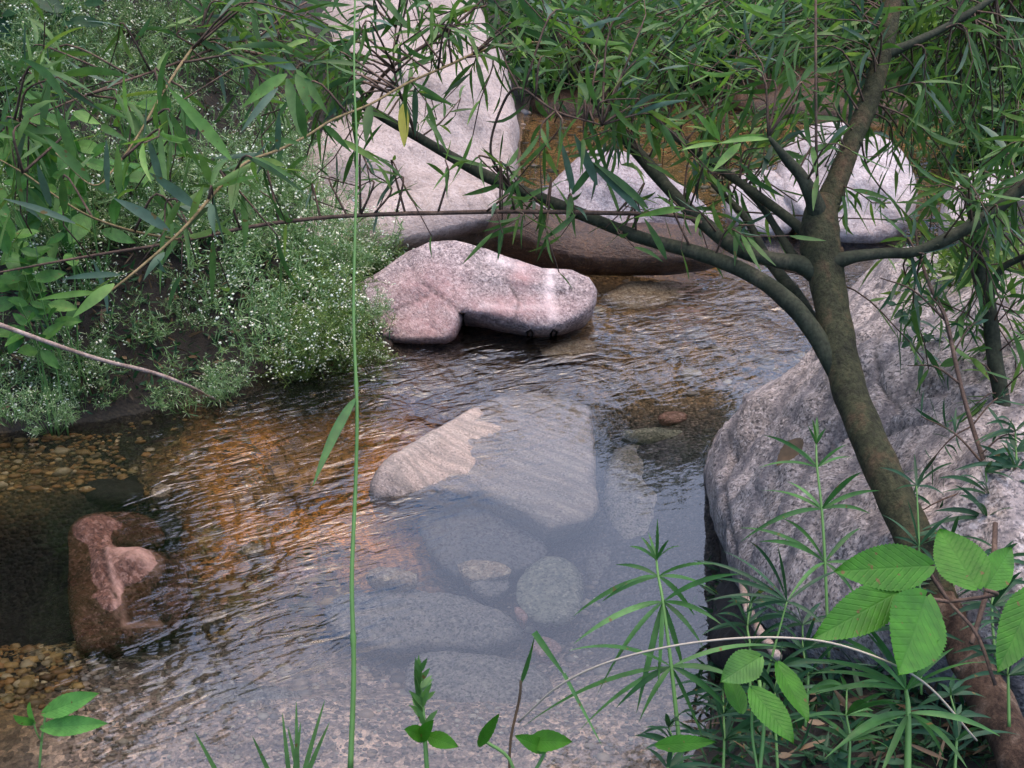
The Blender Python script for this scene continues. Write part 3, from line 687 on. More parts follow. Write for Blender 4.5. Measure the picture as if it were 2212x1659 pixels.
# flat slab, breaking the surface at its left end
flat_out = [(798, 1050), (812, 1020), (850, 988), (900, 955), (960, 918), (1020, 885), (1080, 862), (1150, 858), (1230, 880), (1275, 900), (1285, 1000), (1288, 1080), (1294, 1120), (1280, 1150),
            (1190, 1168), (1120, 1120), (1040, 1075), (940, 1070), (860, 1078), (810, 1072)]
rock('slab_rock', 'flat', flat_out, [(850, 1040, .006), (900, 960, -.008), (1100, 870, -.03), (1270, 1000, -.07), (1270, 1130, -.09)], front=.022, back=.22, rnd=26, dome=.3, nz=.010, nscale=8, step=8, smooth=0, up=.7,
     bumps=[(890, 1000, 90, 26, -30, .035), (860, 1045, 50, 25, 0, .02), (985, 915, 60, 12, -30, .014)], label='triangular grey banded slab breaking the surface at its left tip in the calm pool', cat='rock', jag=3, view=0, strata=(-.35, 15, .007))
SUB = [('sub_dark', [(905, 1100), (960, 1075), (1040, 1085), (1120, 1130), (1190, 1175), (1170, 1215), (1090, 1250), (1000, 1255), (930, 1210), (900, 1150)], -.10, 'dusky round stone under water just below the triangular slab'),
 ('sub', [(1300, 1010), (1340, 960), (1440, 950), (1530, 975), (1560, 1080), (1565, 1200), (1490, 1250), (1350, 1215), (1305, 1100)], -.12, 'large blurred grey stone in the calm pool beside the huge boulder'),
 ('sub_dark', [(1250, 1220), (1310, 1165), (1400, 1170), (1440, 1230), (1400, 1290), (1300, 1290)], -.17, 'round brownish stone under water right of the green grey one'),
 ('sub_green', [(1115, 1260), (1140, 1220), (1190, 1200), (1240, 1215), (1262, 1260), (1255, 1320), (1225, 1350), (1160, 1345), (1120, 1310)], -.06, 'rounded green grey stone on the bottom of the calm pool'),
 ('sub_tan', [(985, 1225), (1010, 1208), (1060, 1212), (1105, 1225), (1100, 1245), (1060, 1255), (1010, 1250)], -.07, 'knobbly pale tan stone left of the green grey one'),
 ('sub', [(1010, 1245), (1090, 1240), (1110, 1265), (1070, 1290), (1020, 1280)], -.10, 'small grey stone directly under the knobbly tan one'),
 ('sub_tan', [(785, 1245), (800, 1226), (880, 1228), (905, 1245), (890, 1262), (820, 1262)], -.04, 'flat yellowish stone right beside the tall grass stem under water'),
 ('sub_pink', [(1107, 1310), (1120, 1310), (1142, 1330), (1135, 1345), (1118, 1338)], -.05, 'little salmon stone touching the green grey one'),
 ('sub', [(690, 1330), (740, 1280), (850, 1268), (980, 1280), (1090, 1320), (1140, 1370), (1080, 1400), (900, 1400), (740, 1390)], -.07, 'broad low grey green stone spread left of the calm pool'),
 ('sub_tan', [(1200, 1600), (1230, 1540), (1300, 1500), (1380, 1495), (1450, 1540), (1470, 1600), (1420, 1660), (1260, 1670)], -.05, 'big tan slab under the near water behind the lance leaves'),
 ('sub_pink', [(1140, 1400), (1165, 1370), (1205, 1385), (1215, 1410), (1180, 1425)], -.06, 'dull pink stone behind the bent grass blade'),
 ('sub_pink', [(1415, 900), (1440, 885), (1490, 890), (1480, 910), (1440, 915)], -.10, 'faint orange pink stone in the far end of the calm pool'),
 ('sub_green', [(1340, 930), (1400, 925), (1530, 935), (1540, 950), (1450, 955), (1350, 950)], -.10, 'narrow pale stone lying across the calm pool'),
 ('sub_orange', [(360, 900), (420, 860), (520, 855), (600, 880), (680, 930), (750, 950), (760, 1000), (700, 1050), (620, 1090), (500, 1095), (400, 1060), (370, 980)], -.10, 'wide orange brown slab under the ripples of the left shallows'),
 ('sub_orange', [(620, 1030), (680, 975), (760, 950), (790, 975), (740, 1030), (680, 1070), (630, 1075)], -.07, 'bright rusty stone behind the drooping grass leaf'),
 ('black', [(165, 1050), (190, 1015), (250, 1008), (310, 1035), (318, 1070), (270, 1092), (200, 1090)], -.04, 'black stone left of the cream pebble'),
 ('black', [(235, 960), (260, 905), (320, 890), (380, 920), (385, 975), (330, 1000), (260, 995)], -.05, 'black stone farther back at the edge of the orange slab'),
 ('black', [(325, 1120), (370, 1100), (400, 1130), (390, 1165), (350, 1170)], -.05, 'small black stone behind the red brown rock'),
 ('sub_tan', [(325, 1070), (335, 1050), (360, 1045), (374, 1058), (362, 1076), (338, 1080)], -.03, 'cream pebble right of the black stone'),
 ('sub_tan', [(430, 1345), (455, 1325), (495, 1318), (490, 1335), (460, 1352)], -.04, 'wedge shaped buff stone right of the red brown rock'),
 ('sub_tan', [(515, 1185), (530, 1172), (570, 1175), (575, 1190), (540, 1205)], -.04, 'small buff stone in the middle of the left gravel'),
 ('sub', [(1470, 715), (1500, 705), (1540, 725), (1530, 740), (1490, 740)], -.03, 'pale stone under the ripples upstream of the huge boulder'),
 ('sub_orange', [(1490, 580), (1510, 565), (1550, 570), (1555, 600), (1510, 610)], -.01, 'vivid orange stone by the brown rock shelf'),
 ('sub_tan', [(1290, 640), (1350, 610), (1450, 605), (1490, 630), (1440, 665), (1340, 675)], -.03, 'broad golden stone in the shallows right of the pink boulder'),
 ('sub_tan', [(1150, 760), (1210, 735), (1300, 735), (1280, 770), (1200, 785)], -.04, 'golden brown stone in front of the pink boulder under ripples'),
 ('sub_tan', [(20, 960), (50, 945), (130, 955), (165, 970), (150, 990), (70, 990)], -.02, 'oval ochre stone in the gravel at the left edge'),
 ('sub', [(200, 1590), (330, 1500), (520, 1470), (680, 1500), (640, 1580), (420, 1640)], -.05, 'wide dull stone slab under the lower left ripples'),
 ('sub', [(870, 1420), (1000, 1400), (1180, 1440), (1200, 1520), (1050, 1560), (880, 1510)], -.07, 'smooth purple grey stone below the broad grey green one')]
for i, (mt, ol, z, lb) in enumerate(SUB):
    sz = max(p[0] for p in ol)-min(p[0] for p in ol)
    xm = sum(p[0] for p in ol)/len(ol); ym = sum(p[1] for p in ol)/len(ol); d = CAM_H/(-ray(xm, ym).z); f = min(.06, px2m(sz, d)*.19)
    rock('stone', mt, ol, [(xm-30, ym, z-f), (xm+30, ym, z-f), (xm, ym+20, z-f)], facets=5, front=f, back=f*2+.04, rnd=sz*.28, dome=.5, step=max(4, min(11, sz/14)), nz=f*.4,
         nscale=3/max(px2m(sz, d), .05)*.7, jag=7 if sz > 80 else 3, label=lb, cat='stone', seed=i*3.7)
rr_ = rock('rock', 'red', [(150, 1210), (148, 1150), (165, 1122), (215, 1108), (290, 1108), (330, 1125), (358, 1160), (362, 1188), (330, 1195), (270, 1188), (262, 1200), (330, 1196), (380, 1205), (410, 1230), (415, 1290),
      (425, 1330), (410, 1370), (370, 1400), (300, 1425), (220, 1440), (170, 1430), (150, 1330)],
     [(200, 1430, -.085), (380, 1400, -.09), (180, 1125, -.004), (340, 1140, -.035)], facets=5, front=.045, back=.16, rnd=30, dome=.4, nz=.02, nscale=9, step=8, up=.5,
     bumps=[(210, 1180, 40, 90, -14, .03), (250, 1340, 34, 90, -10, .03), (300, 1255, 62, 44, 5, .035), (390, 1310, 22, 50, 0, .02), (320, 1180, 70, 14, 5, -.03), (380, 1260, 14, 70, 0, -.035), (290, 1240, 60, 45, 10, .03), (240, 1380, 20, 60, 0, .01)],
     cracks=[([(265, 1190), (335, 1192), (378, 1225), (368, 1275), (345, 1310), (348, 1350), (372, 1375)], 13, .03), ([(225, 1210), (240, 1280), (255, 1330)], 7, .012)], tints=[(160, 1300, 40, 170), (300, 1150, 60, 30), (330, 1340, 40, 40)],
     veins=[([(268, 1228), (310, 1236), (338, 1252)], 20), ([(235, 1215), (252, 1300), (258, 1370)], 5), ([(262, 1300), (275, 1390), (350, 1385)], 7)],
     label='red brown rock with a hollow, awash at the lower left', cat='rock')


# gravel: uncountable pebbles on the bottom
def pebble(mb, c, r, sq):
    vs = []; rz = R.random()*6.28; ph = R.random()*50
    for (a, b) in [(90, 0)]+[(38, k*60) for k in range(6)]+[(-20, k*60+30) for k in range(6)]+[(-90, 0)]:
        el = math.radians(a); az = math.radians(b)+rz; d = Vector((math.cos(el)*math.cos(az), math.cos(el)*math.sin(az), math.sin(el)))
        k = 1+.35*noise.noise(d*1.3+Vector((ph, 0, 0)))
        vs.append(c+Vector((d.x*r*k, d.y*r*k*sq, d.z*r*.55*k)))
    fs = [(0, 1+k, 1+(k+1) % 6) for k in range(6)]+[(1+k, 7+k, 1+(k+1) % 6) for k in range(6)]+[(1+(k+1) % 6, 7+k, 7+(k+1) % 6) for k in range(6)]+[(13, 7+(k+1) % 6, 7+k) for k in range(6)]
    mb.add(vs, fs)
mb = MB(); mbw = MB()
for (xa, xb, ya, yb, n, r0) in [(150, 1450, 1500, 1650, 2400, .0030), (-60, 260, 935, 1065, 700, .006), (-60, 180, 1370, 1530, 420, .007), (420, 760, 1120, 1380, 480, .008),
                              (250, 800, 860, 1120, 380, .008), (700, 1300, 1260, 1480, 420, .006), (1150, 1800, 600, 860, 500, .012), (1130, 1600, 240, 460, 300, .016), (150, 700, 1380, 1500, 260, .007),
                              (750, 1250, 780, 900, 200, .010)]:
    for _ in range(n):
        x = R.uniform(xa, xb); y = R.uniform(ya, yb); p = G(x, y, -.05); z = tz(p.x, p.y)
        if z > .02: continue
        p = G(x, y, min(z, -.001)); p.z = tz(p.x, p.y)+.003
        pebble(mbw if (xb < 270 or xb in (800, 760)) else mb, p, r0*math.exp(R.gauss(0, .55)), R.uniform(.5, 1))
g = mb.build('gravel', 'gravel', origin=(0, 0, 0)); tag(g, 'mixed gravel of tan grey and brown pebbles over the stream bottom', 'gravel', kind='stuff')

g = mbw.build('gravel', 'gravel_warm', origin=(0, 0, 0)); tag(g, 'amber and ochre gravel under the dark water at the left', 'gravel', kind='stuff')
# ------------------------------------------------------------------ willow tree
wl = empty('willow_tree', P(2190, 1620, 1.62), 'young willow leaning over the stream with long narrow leaves on spreading branches', 'tree')
NODES = []      # (point, branch index)
def limb(name, path, widths, mat, parent, seg=10, wob=.12, n=None, knots=0):
    pts = [P(x, y, d) for (x, y, d) in path]; n = n or max(12, len(path)*5)
    c = catmull(pts, n); ds = interp([p[2] for p in path], n); ws = interp(widths, n)
    rad = [px2m(w_, d_)/2 for w_, d_ in zip(ws, ds)]
    for _ in range(knots):
        k0 = R.uniform(.05, .95)*n; a_ = R.uniform(.02, .07)
        rad = [q*(1+a_*math.exp(-((i-k0)/1.4)**2)) for i, q in enumerate(rad)]
    mb = MB(); tube(mb, c, rad, seg, wob)
    for _ in range(knots*2):          # branch scars
        i = R.randint(2, n-2); th = R.uniform(3.3, 6.1); d_ = Vector((math.cos(th), math.sin(th)*.8, .1)).normalized(); q = c[i]+d_*rad[i]*.85; rr_k = rad[i]*R.uniform(.12, .26)
        tube(mb, [q, q+d_*rr_k*.7, q+d_*rr_k*1.0], [rr_k*1.3, rr_k, rr_k*.45], 8, .3)
    o = mb.build(name, mat, parent)
    return o, c
tr, tc_ = limb('trunk', [(2052, 1345, 1.70), (2000, 1220, 1.76), (1940, 1090, 1.82), (1880, 960, 1.87), (1835, 840, 1.92), (1805, 700, 1.96), (1787, 600, 1.99), (1772, 530, 2.0), (1772, 470, 2.01), (1782, 430, 2.02)],
     [78, 82, 80, 76, 74, 72, 78, 90, 78, 60], 'bark', wl, 20, .10, 110, 4)
limb('trunk_base', [(2260, 1760, 1.55), (2185, 1610, 1.60), (2110, 1460, 1.66), (2052, 1345, 1.70), (2030, 1295, 1.72)], [118, 100, 92, 86, 78], 'bark_low', wl, 20, .34, 70, 3)
BR = {
 'a': ([(1850, 905, 1.925), (1800, 790, 1.935), (1755, 712, 1.945), (1700, 650, 1.95), (1620, 592, 2.0), (1500, 545, 2.05), (1370, 508, 2.1), (1200, 440, 2.12), (1060, 385, 2.15), (900, 295, 2.18), (780, 225, 2.2), (690, 175, 2.2), (600, 125, 2.2), (480, 60, 2.25), (350, -40, 2.3)],
       [30, 42, 40, 38, 34, 30, 28, 27, 25, 22, 19, 16, 14, 10, 5], 'bark_thin'),
 'b': ([(1775, 600, 1.99), (1730, 572, 1.99), (1670, 560, 2.0), (1600, 540, 2.02), (1530, 490, 2.06), (1460, 425, 2.1), (1400, 355, 2.15), (1340, 285, 2.2), (1270, 190, 2.25), (1215, 110, 2.3), (1180, 40, 2.3), (1150, -60, 2.35)],
       [46, 40, 34, 32, 30, 28, 28, 28, 26, 22, 18, 12], 'bark_thin'),
 'c': ([(1765, 525, 2.02), (1700, 470, 2.08), (1620, 410, 2.15), (1540, 355, 2.2), (1450, 290, 2.25), (1370, 235, 2.3), (1290, 165, 2.32), (1240, 100, 2.36)], [28, 22, 18, 17, 17, 15, 12, 8], 'bark_thin'),
 'd': ([(1735, 585, 2.0), (1708, 545, 2.05), (1680, 500, 2.1), (1645, 445, 2.15), (1610, 410, 2.2)], [26, 20, 17, 14, 10], 'bark_thin'),
 'e': ([(1768, 470, 2.0), (1755, 425, 1.98), (1730, 380, 1.97), (1700, 345, 1.96), (1660, 295, 1.95)], [46, 36, 28, 22, 8], 'bark_thin'),
 'f': ([(1782, 450, 2.02), (1805, 400, 2.03), (1840, 310, 2.05), (1880, 210, 2.08), (1905, 120, 2.1), (1925, 40, 2.12), (1940, -60, 2.15)], [58, 50, 47, 46, 42, 37, 33], 'bark'),
 'g': ([(1790, 570, 1.98), (1840, 556, 1.97), (1900, 548, 1.96), (1980, 543, 1.95), (2060, 508, 1.94), (2130, 468, 1.93), (2190, 420, 1.92), (2280, 350, 1.9)], [40, 30, 26, 24, 28, 28, 28, 26], 'bark_thin'),
 'h': ([(1905, 120, 2.1), (1960, 98, 2.1), (2030, 65, 2.1), (2100, 25, 2.12), (2200, -40, 2.15)], [30, 20, 18, 16, 10], 'bark_thin'),
 'i': ([(1790, 770, 1.94), (1735, 660, 2.05), (1690, 600, 2.12), (1655, 555, 2.2), (1610, 470, 2.3), (1540, 400, 2.4)], [30, 30, 26, 22, 16, 10], 'bark_thin'),
 'j': ([(1560, 510, 2.05), (1480, 468, 2.06), (1300, 460, 2.05), (1100, 457, 2.03), (950, 460, 2.0), (850, 462, 1.98), (700, 470, 1.95), (540, 490, 1.92), (400, 520, 1.88), (200, 552, 1.85), (0, 588, 1.82), (-60, 600, 1.8)], [12, 10, 10, 9, 9, 9, 9, 8, 7, 6, 4, 3], 'twig'),
 'k': ([(1205, 95, 2.3), (1120, 92, 2.2), (1040, 110, 2.1), (960, 145, 2.0), (880, 180, 1.9), (800, 225, 1.8), (720, 258, 1.72), (660, 295, 1.65), (600, 325, 1.6), (530, 352, 1.56), (470, 410, 1.52), (390, 500, 1.47), (300, 580, 1.43), (230, 635, 1.4), (170, 680, 1.38)],
       [6, 6, 6, 6, 6, 6, 6, 6, 7, 7, 7, 7, 6, 5, 3], 'twig_y'),
 'l': ([(600, 125, 2.2), (480, 105, 2.1), (400, 130, 2.0), (300, 165, 1.9), (200, 200, 1.8), (100, 240, 1.75), (30, 265, 1.7)], [7, 7, 6, 6, 5, 4, 2], 'twig'),
 'm': ([(480, 60, 2.25), (430, 90, 2.0), (390, 140, 1.8), (340, 220, 1.65), (300, 290, 1.6), (250, 360, 1.55), (200, 400, 1.5), (120, 330, 1.5)], [6, 6, 6, 5, 5, 4, 4, 2], 'twig_y'),
 'n': ([(780, 225, 2.2), (840, 150, 2.1), (930, 90, 2.1), (1000, 40, 2.1), (1060, -20, 2.1)], [10, 8, 7, 6, 4], 'twig'),
 'o': ([(1100, 400, 2.13), (1060, 330, 2.05), (1080, 240, 2.0), (1120, 190, 1.95), (1200, 240, 1.95), (1300, 270, 1.95)], [7, 6, 6, 6, 5, 4], 'twig'),
 'p': ([(900, 300, 2.16), (880, 240, 2.1), (860, 190, 2.05), (850, 130, 2.05), (855, 60, 2.1)], [8, 7, 6, 5, 4], 'twig'),
 'q': ([(0, 345, 1.6), (60, 380, 1.6), (130, 430, 1.6), (200, 470, 1.62), (290, 500, 1.68), (400, 520, 1.87)], [3, 4, 4, 5, 6, 6], 'twig_y'),
}
leafmb = {}; brobj = {}
for key, (path, wd, mt) in BR.items():
    nm = 'twig' if mt in ('twig', 'twig_y') else 'branch'
    o, c = limb(nm, path, wd, mt, wl, 10 if wd[1] > 12 else 6, .14, None, 4 if wd[1] > 12 else 0)
    brobj[key] = o; leafmb[key] = MB()
    m0 = len(c)//6 if key not in 'ab' else len(c)//3
    NODES += [(p, key) for p in c[m0:]]
NP_ = np.array([tuple(p) for p, k in NODES]); NK = [k for p, k in NODES]
mb = MB(); tube(mb, [P(1766, 425, 2.0), P(1763, 300, 1.97), P(1762, 150, 1.95), P(1762, -30, 1.94)], [.0028, .0026, .0024, .002], 6)
o = mb.build('twig', 'twig', wl)
def wleaf(mb, base, dirv, Ln, wid=None, mi=0):
    tip = Vector(base)+Vector(dirv).normalized()*Ln
    blade(mb, base, tip, wid or Ln*R.uniform(.085, .145), sag=R.choice([R.uniform(-.02, .08), R.uniform(-.02, .08), R.uniform(-.14, .16)]), side=R.uniform(-.09, .09), seg=5, fold=R.uniform(.1, .35), mi=mi)
def spray(tx, ty, d, nleaf=9, Lf=.072, bright=.06):
    T = P(tx, ty, d); dd = np.linalg.norm(NP_-np.array(tuple(T)), axis=1); i = int(dd.argmin()); S0 = Vector(NP_[i]); key = NK[i]
    mb = leafmb[key]; mid = S0.lerp(T, .5)+Vector((R.uniform(-.04, .04), R.uniform(-.04, .04), R.uniform(.0, .06)))
    c = catmull([S0, mid, T], 8); tl = (T-S0).length
    dirv = (T-mid).normalized() if tl > .05 else Vector((R.uniform(-1, 1), R.uniform(-1, 1), R.uniform(-1, .3))).normalized()
    end = T+(dirv*.6+Vector((R.uniform(-.6, .6), R.uniform(-.4, .4), R.uniform(-.8, .4))))*.07
    c.append(end)
    tube(mb, c, [.0022*(1-.6*k/len(c)) for k in range(len(c))], 4, mi=3)
    new = R.random() < bright
    for j in range(nleaf):
        u = lerp(.25 if tl < .3 else .55, 1, j/(nleaf-1))*(len(c)-1); a = int(min(u, len(c)-2)); p = c[a].lerp(c[a+1], u-a)
        ax = (c[a+1]-c[a]).normalized(); s = ax.orthogonal().normalized(); s.rotate(__import__('mathutils').Quaternion(ax, j*2.4+R.uniform(-.4, .4)))
        dv = ax*R.uniform(.5, 1.1)+s*R.uniform(.4, 1.0)+Vector((0, 0, R.uniform(-.7, .15)))
        mi = 2 if new and j > nleaf*.5 else (1 if R.random() < .13 else 0)
        wleaf(mb, p, dv, Lf*R.uniform(.65, 1.3), mi=mi)
def sprays(xa, xb, ya, yb, n, da, db, nl=9, Lf=.072, bright=.06):
    for _ in range(n): spray(R.uniform(xa, xb), R.uniform(ya, yb), R.uniform(da, db), nl, Lf, bright)
sprays(1170, 2240, -30, 150, 120, 1.95, 2.6, 10)
sprays(1130, 1420, -20, 190, 22, 1.95, 2.5, 9)
sprays(1320, 2240, 130, 320, 84, 1.95, 2.6, 10, bright=.12)
sprays(1480, 1690, 300, 520, 16, 1.9, 2.5, 8)
sprays(1960, 2240, 300, 560, 32, 1.8, 2.5, 10)
sprays(1700, 1960, 330, 520, 7, 1.9, 2.2, 6)
sprays(1960, 2240, 560, 780, 14, 1.9, 2.3, 9)
sprays(420, 1150, -30, 130, 46, 1.9, 2.4, 9)
sprays(560, 800, 120, 260, 16, 1.8, 2.2, 9)
sprays(850, 1140, 130, 230, 9, 1.9, 2.3, 7)
sprays(1100, 1330, 180, 470, 14, 1.9, 2.2, 7, .075)
sprays(640, 1120, 330, 450, 12, 1.9, 2.1, 6, .05)
sprays(1100, 1560, 430, 520, 7, 1.95, 2.1, 5, .05)
sprays(0, 420, 40, 330, 13, 1.55, 2.0, 7, .08)
sprays(250, 620, 200, 560, 13, 1.5, 1.95, 7, .075)
sprays(-20, 200, 330, 560, 4, 1.55, 1.8, 6, .07)
# the large leaves one can single out on the hanging left twig
def lf(key, x0, y0, x1, y1, w_, d, mi=0, d2=None, nrm=(0, -1, .5)):
    a = P(x0, y0, d); b = P(x1, y1, d2 or d-.03)
    nn = Vector(nrm)+Vector((R.uniform(-.25, .25), 0, R.uniform(-.25, .25)))
    blade(leafmb[key], a, b, px2m(w_, d), nrm=nn, sag=.03, seg=7, fold=.18, mi=mi)
for a in [(367, 499, 247, 429, 24, 1.48, 1), (423, 449, 323, 373, 24, 1.5, 1), (500, 346, 363, 189, 26, 1.55, 2), (163, 483, 7, 429, 14, 1.6, 1), (197, 393, 93, 293, 22, 1.5, 0),
          (163, 350, 123, 236, 22, 1.5, 0), (110, 446, 80, 353, 18, 1.6, 1), (140, 460, 133, 380, 18, 1.6, 0), (233, 412, 230, 300, 14, 1.52, 1), (257, 420, 253, 310, 18, 1.52, 0),
          (350, 400, 320, 296, 18, 1.55, 1), (457, 396, 430, 330, 18, 1.55, 0), (273, 242, 267, 156, 12, 1.6, 2), (620, 160, 523, 232, 24, 1.7, 2), (640, 160, 676, 252, 24, 1.7, 0), (620, 170, 653, 303, 26, 1.68, 0),
          (600, 190, 520, 286, 16, 1.66, 1), (640, 150, 710, 250, 20, 1.75, 0), (640, 150, 560, 120, 20, 1.75, 1), (600, 330, 603, 240, 14, 1.6, 1), (660, 300, 640, 200, 20, 1.64, 0), (247, 613, 157, 686, 24, 1.4, 2), (210, 632, 80, 648, 14, 1.4, 2),
          (260, 593, 133, 603, 14, 1.42, 1), (355, 545, 310, 606, 22, 1.45, 1), (330, 560, 360, 590, 16, 1.45, 1), (410, 480, 440, 400, 16, 1.5, 0), (455, 440, 465, 510, 22, 1.5, 1), (510, 370, 500, 460, 24, 1.55, 0), (470, 405, 560, 380, 12, 1.53, 2),
          (800, 225, 790, 310, 22, 1.85, 0), (700, 270, 760, 330, 16, 1.72, 0), (560, 345, 620, 360, 14, 1.58, 0), (730, 300, 830, 360, 14, 1.75, 0), (650, 310, 560, 300, 12, 1.62, 0)]:
    lf('k', *a)
for a in [(1385, 460, 1250, 330, 18, 2.0, 1), (1400, 450, 1280, 350, 18, 2.0, 0), (1290, 290, 1235, 330, 14, 2.0, 0), (1240, 420, 1210, 300, 16, 2.0, 1), (1235, 420, 1300, 340, 16, 2.0, 0), (1290, 400, 1240, 290, 20, 1.98, 1),
          (1440, 560, 1390, 470, 16, 2.0, 0), (1480, 450, 1370, 470, 16, 1.95, 2), (1660, 300, 1550, 310, 12, 1.9, 2), (1600, 310, 1540, 370, 18, 1.9, 2), (1550, 300, 1500, 240, 14, 1.92, 2), (1555, 305, 1530, 250, 10, 1.92, 2), (1560, 310, 1650, 290, 12, 1.92, 2), (1550, 310, 1470, 325, 10, 1.92, 2)]:
    lf('b', *a)
lf('p', 872, 218, 875, 315, 24, 2.0, 0)
for key, mb_ in leafmb.items():
    if mb_.v: mb_.build('foliage', ['willow', 'willow_back', 'willow_new', 'twig'], brobj[key])
mb = MB(); blade(mb, P(871, 225, 1.98), P(873, 318, 1.97), .019, nrm=(0, -1, .3), seg=7, fold=.2); o = mb.build('yellow_leaf', 'yellow', brobj['p'])
o['label'] = 'yellowing narrow leaf hanging in front of the pale boulder'

# second thin tree at the right edge
t2 = empty('sapling', P(2215, 1250, 1.9), 'thin dark sapling stem at the right edge behind the big willow', 'tree')
o, c2 = limb('trunk', [(2215, 1250, 1.9), (2190, 1050, 2.0), (2178, 950, 2.05), (2162, 850, 2.08), (2147, 760, 2.1), (2138, 680, 2.1), (2122, 580, 2.1), (2110, 480, 2.1), (2080, 380, 2.15)], [36, 36, 36, 34, 34, 34, 36, 32, 22], 'bark_thin', t2, 10, .12)
ob, cb = limb('branch', [(2138, 640, 2.1), (2160, 585, 2.08), (2200, 560, 2.06), (2280, 530, 2.0)], [22, 16, 14, 12], 'bark_thin', t2, 8)
mbf = MB()
for _ in range(16):
    p = Vector(R.choice(c2[15:])) ; e = p+Vector((R.uniform(-.12, .1), R.uniform(-.12, .12), R.uniform(-.05, .12)))
    tube(mbf, [p, p.lerp(e, .5)+Vector((0, 0, .01)), e], [.002, .0015, .001], 4, mi=1)
    for j in range(7): wleaf(mbf, p.lerp(e, R.uniform(.3, 1)), (e-p).normalized()+Vector((R.uniform(-1, 1), R.uniform(-1, 1), R.uniform(-1, .6))), R.uniform(.04, .08))
mbf.build('foliage', ['willow', 'twig'], ob)
# bare brown stem with small leaves
t3 = empty('shrub_stem', P(2190, 1260, 1.75), 'slender bare brown stem rising over the huge boulder, right of the willow trunk', 'shrub')
o, c3 = limb('stem', [(2190, 1260, 1.75), (2170, 1130, 1.8), (2130, 1010, 1.85), (2100, 920, 1.88), (2075, 830, 1.9), (2055, 740, 1.93), (2040, 680, 1.95), (2010, 620, 1.97), (1985, 545, 2.0), (1975, 480, 2.0)], [11, 11, 11, 10, 10, 10, 9, 8, 7, 5], 'twig', t3, 8)
mbs = MB(); mbl = MB()
for (x0, y0, x1, y1, d) in [(2075, 830, 1960, 790, 1.9), (2055, 740, 2010, 640, 1.93), (2040, 690, 1900, 600, 1.95), (2130, 1010, 1990, 900, 1.85), (2100, 920, 2180, 850, 1.9), (2140, 1050, 1930, 1140, 1.82), (2160, 1110, 2000, 1200, 1.8), (2100, 920, 2000, 1010, 1.9), (2060, 760, 2120, 690, 1.93), (2120, 980, 2200, 940, 1.85), (2170, 1150, 2060, 1180, 1.8), (2150, 1080, 2210, 1000, 1.8)]:
    a = P(x0, y0, d); b = P(x1, y1, d+.02); c = catmull([a, a.lerp(b, .5)+Vector((0, 0, .015)), b], 8); tube(mbs, c, [.0022*(1-.07*k) for k in range(9)], 4)
    for j in range(9):
        p = c[R.randint(2, 8)]; wleaf(mbl, p, (b-a).normalized()*.7+Vector((R.uniform(-1, 1), R.uniform(-1, 1), R.uniform(-1, 1))), R.uniform(.025, .06), mi=0)
mbs.build('twigs', 'twig', t3); mbl.build('foliage', 'lance_dark', t3)

# ------------------------------------------------------------------ left bank flowering plants (prototypes, then copies)
def flower_plant(seed, mat, spread=.20, ht=.22, n=22, fd=.3):
    rr = random.Random(seed); st = MB(); lv = MB(); fl = MB()
    for _ in range(n):
        az = rr.uniform(0, 6.28); rad = spread*math.sqrt(rr.random()); top = Vector((math.cos(az)*rad, math.sin(az)*rad, ht*rr.uniform(.35, 1.1)*(1-.4*(rad/spread)**2)*(1.5 if rr.random() < .15 else 1)))
        root = Vector((top.x*.3, top.y*.3, 0)); mid = root.lerp(top, .55)+Vector((rr.gauss(0, .02), rr.gauss(0, .02), .03))
        c = catmull([root, mid, top], 7); tube(st, c, [.0013]*8, 3)
        for k in range(10):
            p = c[rr.randint(2, 7)]; d = Vector((rr.gauss(0, 1), rr.gauss(0, 1), rr.gauss(.4, .9))).normalized(); q = p+d*rr.uniform(.02, .06)
            tube(st, [p, p.lerp(q, .5)+Vector((0, 0, .004)), q], [.0008, .0007, .0006], 3)
            for j in range(6):
                b = p.lerp(q, rr.uniform(.1, 1)); dv = Vector((rr.gauss(0, 1), rr.gauss(0, 1), rr.gauss(.2, 1))).normalized()
                blade(lv, b, b+dv*rr.uniform(.008, .024)*(2.2 if rr.random() < .2 else 1), rr.uniform(.0018, .0045), nrm=(rr.gauss(0, 1), rr.gauss(0, 1), 1), seg=2, fold=.2)
            if rr.random() < fd:
                for j in range(rr.randint(1, 5)):
                    cc = q+Vector((rr.gauss(0, .011), rr.gauss(0, .011), rr.gauss(.003, .009))); r = rr.uniform(.0028, .0066)
                    nr = Vector((rr.gauss(0, .5), rr.gauss(-.5, .5), 1)).normalized(); a = nr.orthogonal().normalized(); b2 = nr.cross(a)
                    vs = [cc+nr*r*.3]
                    for k2 in range(10):
                        th = k2*math.pi/5; rk = r*(1 if k2 % 2 else .62); vs.append(cc+(a*math.cos(th)+b2*math.sin(th))*rk)
                    vs.append(cc-nr*r*.5)
                    fl.add(vs, [(0, 1+k2, 1+(k2+1) % 10) for k2 in range(10)]+[(11, 1+(k2+1) % 10, 1+k2) for k2 in range(10)])
    root = empty('flowering_plant', (0, 0, 0), 'tangled fine leaved plant with tiny white flowers on the left bank', 'plant', 'white flowered plants on the left bank')
    s_ = st.build('stems', mat if mat != 'gyp' else 'stem', root); lv.build('leaves', mat, root); fl.build('flowers', 'flower', root)['kind'] = 'stuff'
    return root
protos = [flower_plant(11, 'gyp', fd=.42), flower_plant(12, 'gyp', fd=.10), flower_plant(13, 'gypy', n=20, fd=.32), flower_plant(14, 'gyp', .24, .30, 26, fd=.16)]
used = set()
